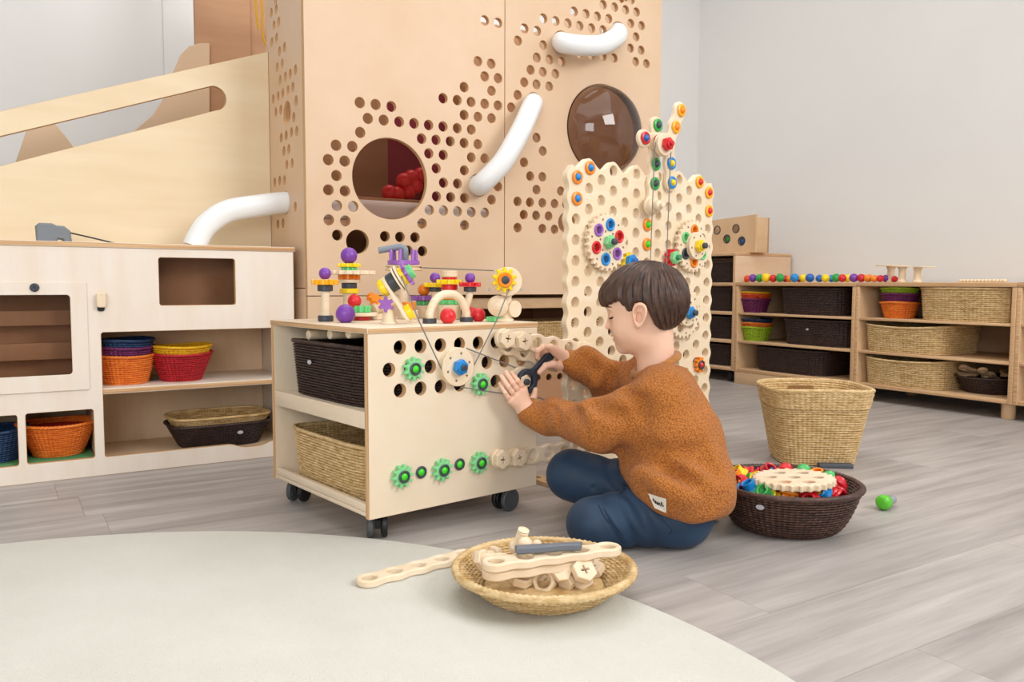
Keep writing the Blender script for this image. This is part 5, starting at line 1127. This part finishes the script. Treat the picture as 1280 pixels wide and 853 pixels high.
# ---- hands
FR_ = 0.0054
def finger(P, pts, r0, r1):
    d = None; n = len(pts)-1
    for i in range(n):
        e = caps(P, pts[i], pts[i+1], r0+(r1-r0)*i/n, r0+(r1-r0)*(i+1)/n); d = e if d is None else smin(d, e, 0.0025)
    return d
nearK = [JT(655, 487, 0.066), JT(649.5, 491, 0.068), JT(644, 496, 0.066), JT(638.5, 501.5, 0.061)]
nearM = [JT(647, 476, 0.068), JT(641, 478.5, 0.068), JT(635.5, 483.5, 0.066), JT(631.5, 491, 0.061)]
nearT = [JT(639.5, 466.5, 0.052), JT(632.5, 465.5, 0.052), JT(626.5, 470.5, 0.050), JT(624.8, 479.8, 0.048)]
nearW = JT(658, 513, 0.066); nearF = JT(680, 524, 0.072)
def hand_near(P):
    d = caps(P, nearF, nearW, 0.021, 0.0175)
    pm = None
    for k in nearK:
        e = caps(P, nearW+(k-nearW)*0.25, k, 0.0115, 0.0078); pm = e if pm is None else smin(pm, e, 0.010)
    d = smin(d, pm, 0.014)
    for i in range(4):
        r = (0.0057, 0.0058, 0.0055, 0.0050)[i]
        d = smin(d, finger(P, [nearK[i], nearK[i]*0.5+nearM[i]*0.5+np.array([0, -0.0015, 0]), nearM[i], nearT[i]*0.5+nearM[i]*0.5+np.array([0, -0.001, 0.0]), nearT[i]], r, r*0.83), 0.0022)
    th = finger(P, [JT(661, 504, 0.058), JT(667.5, 496, 0.056), JT(669.3, 487.5, 0.054)], 0.0085, 0.0058)
    return smin(d, th, 0.006)
farW = JT(709, 450, 0.058); farF = JT(730, 453, 0.075); farK = [JT(688.5, 434.5, 0.070), JT(692, 437, 0.060), JT(695, 440, 0.047), JT(697.5, 444, 0.036)]
def hand_far(P):
    d = caps(P, farF, farW, 0.020, 0.017); pm = None
    for k in farK:
        e = caps(P, farW+(k-farW)*0.2, k, 0.0125, 0.0085); pm = e if pm is None else smin(pm, e, 0.010)
    d = smin(d, pm, 0.012)
    fs = [[farK[0], JT(679, 434, 0.074), JT(672.5, 438.5, 0.068), JT(672.0, 446.5, 0.058)],
          [farK[1], JT(682, 438, 0.058), JT(676, 443, 0.034), JT(681, 451, 0.028)],
          [farK[2], JT(685, 441, 0.044), JT(680, 447, 0.028), JT(685, 454, 0.026)],
          [farK[3], JT(689, 445, 0.034), JT(684, 450, 0.026), JT(688, 456, 0.026)]]
    for i, q in enumerate(fs): d = smin(d, finger(P, q, 0.0064-0.0003*i, 0.0052), 0.002)
    th = finger(P, [JT(700, 458, 0.062), JT(691, 455.5, 0.066), JT(682, 457.5, 0.066), JT(674.5, 465.5, 0.060)], 0.0095, 0.0056)
    return smin(d, th, 0.006)
# ---- body under the clothes
shN, shF = J(826, 499, 1.55), J(806, 474, 1.745); elN, elF = J(752, 533, 1.585), J(772, 487, 1.86)
ches = J(834, 505, 1.64); pelv = J(848, 612, 1.64); hipN, hipF = J(846, 640, 1.555), J(832, 628, 1.67)
knN, knF = J(741, 655, 1.545), J(715, 594, 1.73); anN, anF = J(838, 652, 1.70), J(800, 628, 1.84)
def under(P):
    d = caps(P, ches, pelv, 0.06, 0.065); d = smin(d, caps(P, NB, ches, 0.036, 0.05), 0.03)
    for a, b, c in ((shN, elN, nearF), (shF, elF, farF)):
        d = smin(d, caps(P, ches, a, 0.04, 0.03), 0.02); d = smin(d, caps(P, a, b, 0.026, 0.022), 0.015); d = smin(d, caps(P, b, c, 0.021, 0.016), 0.012)
    for a, b, c in ((hipN, knN, anN), (hipF, knF, anF)):
        d = smin(d, caps(P, pelv, a, 0.05, 0.04), 0.02); d = smin(d, caps(P, a, b, 0.036, 0.028), 0.015); d = smin(d, caps(P, b, c, 0.025, 0.018), 0.012)
    return smax(d, 0.006-P[2], 0.004)
def bounds(pts, m): p = np.array(pts); return p.min(0)-m, p.max(0)+m
skin_m = mat('child_skin', 'f3cab1', 0.5, 'edbda2', 'noise', (1, 1, 1), 9, 0.0, 3, spec=0.35, subsurf=0.12)
parts = []
lo, hi = head_box(); parts.append(snet(head, lo, hi, 0.0015))
lo, hi = bounds(nearK+nearM+nearT+[nearW, nearF], 0.024); parts.append(snet(hand_near, lo, hi, 0.0011))
lo, hi = bounds(farK+[farW, farF, JT(672, 446, 0.07), JT(674, 466, 0.06), JT(680, 450, 0.02)], 0.024); parts.append(snet(hand_far, lo, hi, 0.0011))
lo, hi = bounds([NB, ches, pelv, shN, shF, elN, elF, nearF, farF, hipN, hipF, knN, knF, anN, anF], 0.08); parts.append(snet(under, lo, hi, 0.008))
V = np.vstack([p[0] for p in parts]); off = np.cumsum([0]+[len(p[0]) for p in parts]); Q = np.vstack([p[1]+o for p, o in zip(parts, off)])
boy = link('person', npmesh('person', V, Q), None, skin_m, tuple(BO), (0, 0, -YAW))
tag(boy, 'child in brown fleece sweater and dark blue trousers kneeling at the cart, using a spanner', 'person')
# ---- sweater
fleece = mat('brown_fleece', 'c87e35', 0.95, '9c5a22', 'voronoi', (1, 1, 1), 290, 0.0024, sheen=0.08)
rib = mat('ribbed_brown_knit', 'bb7b38', 0.9, 'a0652c', 'noise', (1, 1, 1), 120, 0.001, sheen=0.2)
tA, tB, tC = J(832, 497, 1.625), J(837, 545, 1.60), J(844, 606, 1.578)
hpA = J(768, 588, 1.60); hpB = J(832, 633, 1.55); hpC = J(906, 640, 1.62)
def lump(P, s, a): return a*(np.sin(P[0]*s+1.3*np.sin(P[2]*s*0.7))*np.sin(P[1]*s*0.9+0.5)*np.sin(P[2]*s*1.1+1.0))
nwc, fwc = JT(664, 515, 0.070), JT(713, 451, 0.062)
FOLDS = []
def sweater(P):
    dy = 0.034
    t = None
    for s_ in (-1, 1):
        o = np.array([0, s_*dy, 0]); e = smin(caps(P, tA+o*0.9, tB+o, 0.060, 0.090), caps(P, tB+o, tC+o, 0.090, 0.102), 0.02)
        t = e if t is None else smin(t, e, 0.05)
    # hem: gathered, cut along two planes
    z1 = hpB[2]-0.004
    t = smax(t, (z1-P[2]), 0.020)
    hq = J(838, 652, 1.56); nx, nz = -(hq[2]-hpA[2]), (hq[0]-hpA[0]); L = math.hypot(nx, nz); pl = -((P[0]-hpA[0])*nx+(P[2]-hpA[2])*nz)/L
    t = smax(t, pl, 0.016)
    # back flap bulging over the hem
    t = smin(t, caps(P, J(880, 610, 1.505), J(880, 608, 1.575), 0.040, 0.040), 0.05)
    arm = smin(caps(P, shN+np.array([0.004, 0, 0.0]), elN, 0.057, 0.050), caps(P, elN, J(690, 522, 1.70), 0.050, 0.036), 0.03)
    arm = smin(arm, caps(P, J(690, 522, 1.70), nwc, 0.036, 0.0275), 0.02)
    arm = arm-0.004*np.sin((P[0]*0.8+P[2]*0.5)*95)*np.clip((P[0]-J(705, 520, 1.65)[0])/-0.03+0.6, 0, 1)
    arf = smin(caps(P, shF, elF, 0.058, 0.046), caps(P, elF, J(735, 458, 1.80), 0.047, 0.040), 0.03); arf = smin(arf, caps(P, J(735, 458, 1.80), fwc, 0.040, 0.025), 0.02)
    arf = arf-0.004*np.sin(P[0]*105+P[2]*30)
    d = smin(t, arm, 0.018); d = smin(d, arf, 0.03)
    d = smin(d, caps(P, J(829, 487, 1.585), J(818, 480, 1.68), 0.041, 0.041), 0.045)               # shoulders round the neck
    # folds
    for sg, a, b, r, k in FOLDS: d = smax(d, -caps(P, a, b, r, r*0.8), k) if sg < 0 else smin(d, caps(P, a, b, r, r), k)
    d = d-lump(P, 55, 0.004)
    # neck hole
    d = smax(d, -caps(P, NB+np.array([0.0, 0, -0.012]), froh((-0.035, 0, -0.06)), 0.047, 0.047), 0.008)
    return d
def skin_hit(px, py):
    dd = np.linspace(1.30, 1.80, 1001); q = BO*0+EYE+(ray(px, py)[:, None]*dd).T-BO
    L = (q @ _r0, q[:, 0]*math.sin(YAW)+q[:, 1]*math.cos(YAW), q[:, 2]); i = int(np.argmax(sweater(L) < 0)); return J(px, py, dd[i])
_fl = []
for sg, pts, r, k in ((-1, [(774, 569), (800, 571), (832, 586), (862, 604)], 0.012, 0.026), (-1, [(866, 572), (882, 580), (896, 592)], 0.009, 0.024), (-1, [(742, 503), (756, 513), (774, 518)], 0.009, 0.022), (-1, [(712, 505), (722, 518), (727, 532)], 0.007, 0.018),
                      (-1, [(782, 488), (800, 500), (806, 520)], 0.005, 0.022), (1, [(796, 590), (826, 606), (856, 622)], 0.006, 0.035), (-1, [(690, 508), (697, 520), (699, 535)], 0.004, 0.014), (-1, [(812, 560), (850, 566), (880, 560)], 0.005, 0.025), (-1, [(738, 445), (745, 462), (744, 478)], 0.008, 0.02), (-1, [(768, 440), (771, 456), (768, 472)], 0.008, 0.02)):
    q = [skin_hit(*p) for p in pts]
    for u_, v_ in zip(q[:-1], q[1:]): _fl.append((sg, u_, v_, r, k))
FOLDS = _fl
lo, hi = bounds([tA, tC, shN, shF, elN, elF, nwc, fwc, hpA, hpB, hpC], 0.125); hi[2] = J(820, 428, DH)[2]
P_, Q_ = snet(sweater, lo, hi, 0.0042)
link('sweater', npmesh('sweater', P_, Q_), boy, fleece)
def ringpath(c, axis, r, ry=None, n=40, up=(0, 0, 1)):
    axis = np.array(axis)/np.linalg.norm(axis); u = np.array(up)-axis*(np.array(up) @ axis); u /= np.linalg.norm(u); v = np.cross(axis, u)
    return [c+u*r*math.cos(2*PI*i/n)+v*(ry or r)*math.sin(2*PI*i/n) for i in range(n)]
ctop, cbot = J(834, 436, DH), J(797, 462, DH)
cc = J(820, 456, DH+0.004)
cax = np.array([math.sin(R(-26)), 0, math.cos(R(-26))])
link('collar', tube_mesh('collar', ringpath(cc, cax, 0.047, 0.052, 48, (1, 0, 0)), 0.0080, 12, True, 700, 0.08), boy, rib)
for nm, c_, b_, r in (('cuff', JT(661, 512, 0.068), JT(672, 519, 0.070), 0.0265), ('cuff', JT(709, 450, 0.060), JT(720, 452, 0.066), 0.0245)):
    axd = (b_-c_)/np.linalg.norm(b_-c_); pr_ = [c_+axd*x for x in np.linspace(-0.006, 0.020, 8)]
    link(nm, tube_mesh(nm, pr_, [r*0.9, r*0.99, r, r, r, r, r*1.02, r*1.05], 44, False, 0, 0), boy, rib)
# hem label with illegible script
e1l = (J(833, 640, 1.53)-J(811, 631, 1.53)); e1l /= np.linalg.norm(e1l)
def snap(px, py, dep):
    a = None
    for dd in np.linspace(dep-0.12, dep+0.15, 541):
        q = J(px, py, dd)
        if sweater(tuple(np.array([c]) for c in q))[0] < 0: return J(px, py, dd-0.002)
    return J(px, py, dep)
lab = [snap(*p, 1.53) for p in ((811, 617), (833, 624), (833, 641), (819, 635))]
ctr = sum(lab)/4; nrm = np.cross(lab[1]-lab[0], lab[3]-lab[0]); nrm /= np.linalg.norm(nrm); nrm = nrm if nrm[1] < 0 else -nrm
Vl = [q+nrm*0.0005 for q in lab]+[q+nrm*0.002 for q in lab]
link('sweater_label', pymesh('sweater_label', Vl, [(0, 3, 2, 1), (4, 5, 6, 7), (0, 1, 5, 4), (1, 2, 6, 5), (2, 3, 7, 6), (3, 0, 4, 7)], False), boy, mat('woven_label', 'e9e2d6', 0.8))['label'] = 'small cream sewn-in hem label with black script'
U_ = lambda a, b: (Vl[4]*(1-a)+Vl[5]*a)*(1-b)+(Vl[7]*(1-a)+Vl[6]*a)*b+nrm*0.0006
scr = [(0.15, 0.5), (0.22, 0.25), (0.28, 0.6), (0.33, 0.35), (0.40, 0.62), (0.46, 0.4), (0.52, 0.62), (0.58, 0.4), (0.66, 0.65), (0.74, 0.3), (0.80, 0.6), (0.88, 0.5)]
link('script', tube_mesh('script', smooth_path([U_(*q) for q in scr], 5), 0.0006, 5), boy, black_m)
# ---- trousers
denim = mat('dark_blue_trousers', '1f3f5e', 0.6, '162e48', 'noise', (1, 1, 1), 14, 0.0, 5, sheen=0.05)
def pants(P):
    d = None
    for a, b, c, ra, rb, rc in ((hipN, knN, anN, 0.068, 0.0485, 0.044), (hipF, knF, anF, 0.066, 0.053, 0.040)):
        e = smin(caps(P, a, b, ra, rb), caps(P, b, c, rb*0.9, rc), 0.02)
        d = e if d is None else smin(d, e, 0.02)
    d = smin(d, ell(P, pelv+np.array([-0.012, 0, -0.015]), (0.080, 0.110, 0.075)), 0.04)
    d = smin(d, ell(P, J(842, 648, 1.58), (0.055, 0.08, 0.05)), 0.03)
    # wrinkles behind the knees and seams across the knee
    d = d+0.0032*np.sin(P[0]*150+P[2]*90+np.sin(P[1]*60)*1.5)*np.exp(-((P[0]-J(790, 640, 1.55)[0])/0.05)**2)
    for a, b in ((J(752, 626, 1.50), J(760, 652, 1.495)), (J(760, 652, 1.495), J(777, 680, 1.50)), (J(765, 622, 1.62), J(783, 608, 1.64)), (J(742, 610, 1.66), J(752, 624, 1.60))):
        d = smax(d, -caps(P, a, b, 0.0035, 0.0035), 0.006)
    return smax(d, 0.0015-P[2], 0.012)
lo, hi = bounds([hipN, hipF, knN, knF, anN, anF, pelv], 0.12); lo[2] = -0.006
P_, Q_ = snet(pants, lo, hi, 0.0042)
link('trousers', npmesh('trousers', P_, Q_), boy, denim)
def snap2(fn, px, py, d0, d1):
    for dd in np.linspace(d0, d1, 400):
        if fn(tuple(np.array([c]) for c in J(px, py, dd)))[0] < 0: return J(px, py, dd-0.0004)
    return None
for sm in ([(748, 631), (753, 642), (760, 653), (769, 665), (780, 680)], [(752, 629), (757, 640), (764, 651), (773, 663), (784, 678)], [(768, 627), (774, 618), (781, 611), (787, 605)], [(826, 648), (833, 655), (840, 664), (836, 668)]):
    q_ = [snap2(pants, a, b, 1.40, 1.80) for a, b in sm]; q_ = [v for v in q_ if v is not None]
    if len(q_) > 2: link('seam', tube_mesh('seam', smooth_path(q_, 5), 0.0011, 6), boy, mat('seam_thread', '132a44', 0.8))
# shoes-free socks tucked behind: feet
sock = mat('dark_sock', '2b2f3a', 0.9)
for a, b in ((anN+np.array([0.0, 0.0, -0.0]), anN+np.array([0.085, 0.02, -0.008])),):
    P_, Q_ = snet(lambda P: smax(caps(P, a, b, 0.032, 0.025), 0.002-P[2], 0.01), *bounds([a, b], 0.06), 0.005); link('sock', npmesh('sock', P_, Q_), boy, sock)
# ---- hair
hair_m = mat('dark_brown_hair', '553a2c', 0.45, '33211a', 'noise', (1, 1, 1), 60, 0.0008, 5, spec=0.45)
mask = [(0.110, 0.0235), (0.062, 0.0255), (0.047, 0.0305), (0.034, 0.0325), (0.0285, 0.021), (0.024, 0.010), (0.0135, 0.0075), (0.0105, 0.017), (0.003, 0.0235), (-0.008, 0.023), (-0.0165, 0.014), (-0.021, -0.004), (-0.026, -0.024), (-0.036, -0.037), (-0.052, -0.0405), (-0.075, -0.034), (-0.12, -0.022), (-0.14, 0.02), (-0.10, 0.14), (0.11, 0.14)]
CR = np.array([-0.052, 0.0, 0.080])                       # the crown, where the hair parts
def flow(f, y, u):
    ang = np.arctan2(y, f-CR[0]); r = np.sqrt((f-CR[0])**2+y**2+(u-CR[2])**2)
    return ang, r
def hair(P):
    p = toh(P); f, y, u = p
    d = ell(p, (-0.0105, 0, 0.0355), (0.0855, 0.0745, 0.0685))
    d = smin(d, ell(p, (-0.028, 0, 0.012), (0.066, 0.069, 0.055)), 0.02)
    d = smin(d, ell(p, (0.036, 0, 0.044), (0.040, 0.052, 0.026)), 0.018)                          # fringe mass
    nap = ell(p, (-0.026, 0, -0.010), (0.036, 0.053, 0.040)); d = smin(d, nap, 0.018)
    m = polysdf(f, u, mask)
    ang, r = flow(f, y, u)
    d = d-0.0013*np.sin(ang*34+np.sin(r*90)*0.8)*np.clip(r/0.03, 0, 1)-0.0009*np.sin(ang*71+2.0*np.sin(r*60))*np.clip(r/0.03, 0, 1)
    d = smax(d, m+0.0016*np.sin(ang*60), 0.006)
    inner = ell(p, (-0.012, 0, 0.034), (0.070, 0.060, 0.055)); return np.maximum(d, -inner)
c0 = HO
P_, Q_ = snet(hair, c0-np.array([0.11, 0.11, 0.075]), c0+np.array([0.12, 0.11, 0.125]), 0.0016)
hr_o = link('hair', npmesh('hair', P_, Q_), boy, hair_m)
# loose locks laid over the cap so the outline is hair, not a shell
def surf(f0, y0, u0, o_):
    """push a head-frame point out to the hair surface along the ray from the cap's centre"""
    c = np.array([-0.012, 0, 0.03]); v = np.array([f0, y0, u0])-c; v /= np.linalg.norm(v); t = np.linspace(0.03, 0.13, 101)
    pts = HO[:, None]+HM.T @ (c[:, None]+v[:, None]*t[None, :]); dd = hair(tuple(pts)); i = int(np.argmax(dd > 0)); return c+v*(t[i]+o_)
V = []; Fq = []; rh = random.Random(3)
for i in range(300):
    a = rh.uniform(-PI, PI); s0 = rh.uniform(0.02, 0.95); L = rh.uniform(0.3, 0.55); pts = []
    for t in np.linspace(s0, min(1.25, s0+L), 7):
        th = t*PI*0.60; wob = a+0.10*math.sin(3*t+i)
        f_, y_, u_ = math.sin(th)*math.cos(wob), math.sin(th)*math.sin(wob), math.cos(th)
        # polar angle measured from the crown, which leans back
        tl_ = R(-28); f2 = f_*math.cos(tl_)+u_*math.sin(tl_); u2 = -f_*math.sin(tl_)+u_*math.cos(tl_)
        q = np.array([-0.012, 0, 0.03])+0.1*np.array([f2, y_, u2])
        q = surf(*q, 0.0003)
        if polysdf(np.array([q[0]]), np.array([q[2]]), mask)[0] > -0.001: break
        pts.append(froh(q))
    if len(pts) < 4: continue
    n = len(pts); rr2 = [0.0013*math.sin(PI*(0.12+0.80*k/(n-1)))+0.0002 for k in range(n)]
    me = tube_mesh('t', pts, rr2, 5); b0 = len(V); V += [tuple(v.co) for v in me.vertices]; Fq += [tuple(b0+j for j in p.vertices) for p in me.polygons]; bpy.data.meshes.remove(me)
lk_ = link('hair_locks', pymesh('hair_locks', V, Fq, True, 1.5), boy, hair_m); lk_['kind'] = 'stuff'
# ---- eyes, lashes, brows
eye_m = mat('eye_white', 'e8e2dc', 0.25); lash_m = mat('dark_lash', '2a1a13', 0.6); brow_m = mat('brow_hair', '5b3d2c', 0.8); lip_m = mat('lip_skin', 'dd9a86', 0.5)
for s_ in (1, -1):
    e = link('eyeball', ball_mesh(0.0118, 20, 12), boy, eye_m, tuple(froh((0.0492, s_*0.0265, 0.0035))))
    pts = [froh((0.0492+0.0134*math.cos(a)*math.cos(b), s_*(0.0265+0.0134*math.sin(a)), 0.0040+0.0134*math.sin(b)*1.0)) for a, b in [(x, R(-10)-0.16*(1-((x-0.2)/1.1)**2)) for x in np.linspace(-0.9, 1.3, 15)]]
    link('eyelash', tube_mesh('eyelash', pts, 0.0017, 6), boy, lash_m)
    bp_ = []
    for x in np.linspace(0.008, 0.040, 9):
        c = np.array([0.03, s_*x*0.9, 0.0215+0.003*math.sin((x-0.008)/0.032*PI)]); v = np.array([1, s_*x*8, 0.0]); v /= np.linalg.norm(v)
        for t in np.linspace(0, 0.06, 121):
            q = froh(c+v*t)
            if head(tuple(np.array([k]) for k in q))[0] > 0.0: break
        bp_.append(q)
    link('eyebrow', tube_mesh('eyebrow', bp_, [0.0009, 0.0015, 0.0018, 0.0018, 0.0018, 0.0016, 0.0014, 0.0011, 0.0006], 6), boy, brow_m)

lo, hi = froh((0.058, 0, -0.040))-0.026, froh((0.058, 0, -0.040))+0.026
def lips(P):
    p = toh(P); d = smin(ell(p, (0.0595, 0, -0.0355), (0.0076, 0.0155, 0.0049)), ell(p, (0.0575, 0, -0.0440), (0.0076, 0.0135, 0.0047)), 0.001)
    return smax(d, -ell(p, (0.0665, 0, -0.0398), (0.0085, 0.0185, 0.0011)), 0.001)
P_, Q_ = snet(lips, lo, hi, 0.0008); link('lips', npmesh('lips', P_, Q_), boy, lip_m)
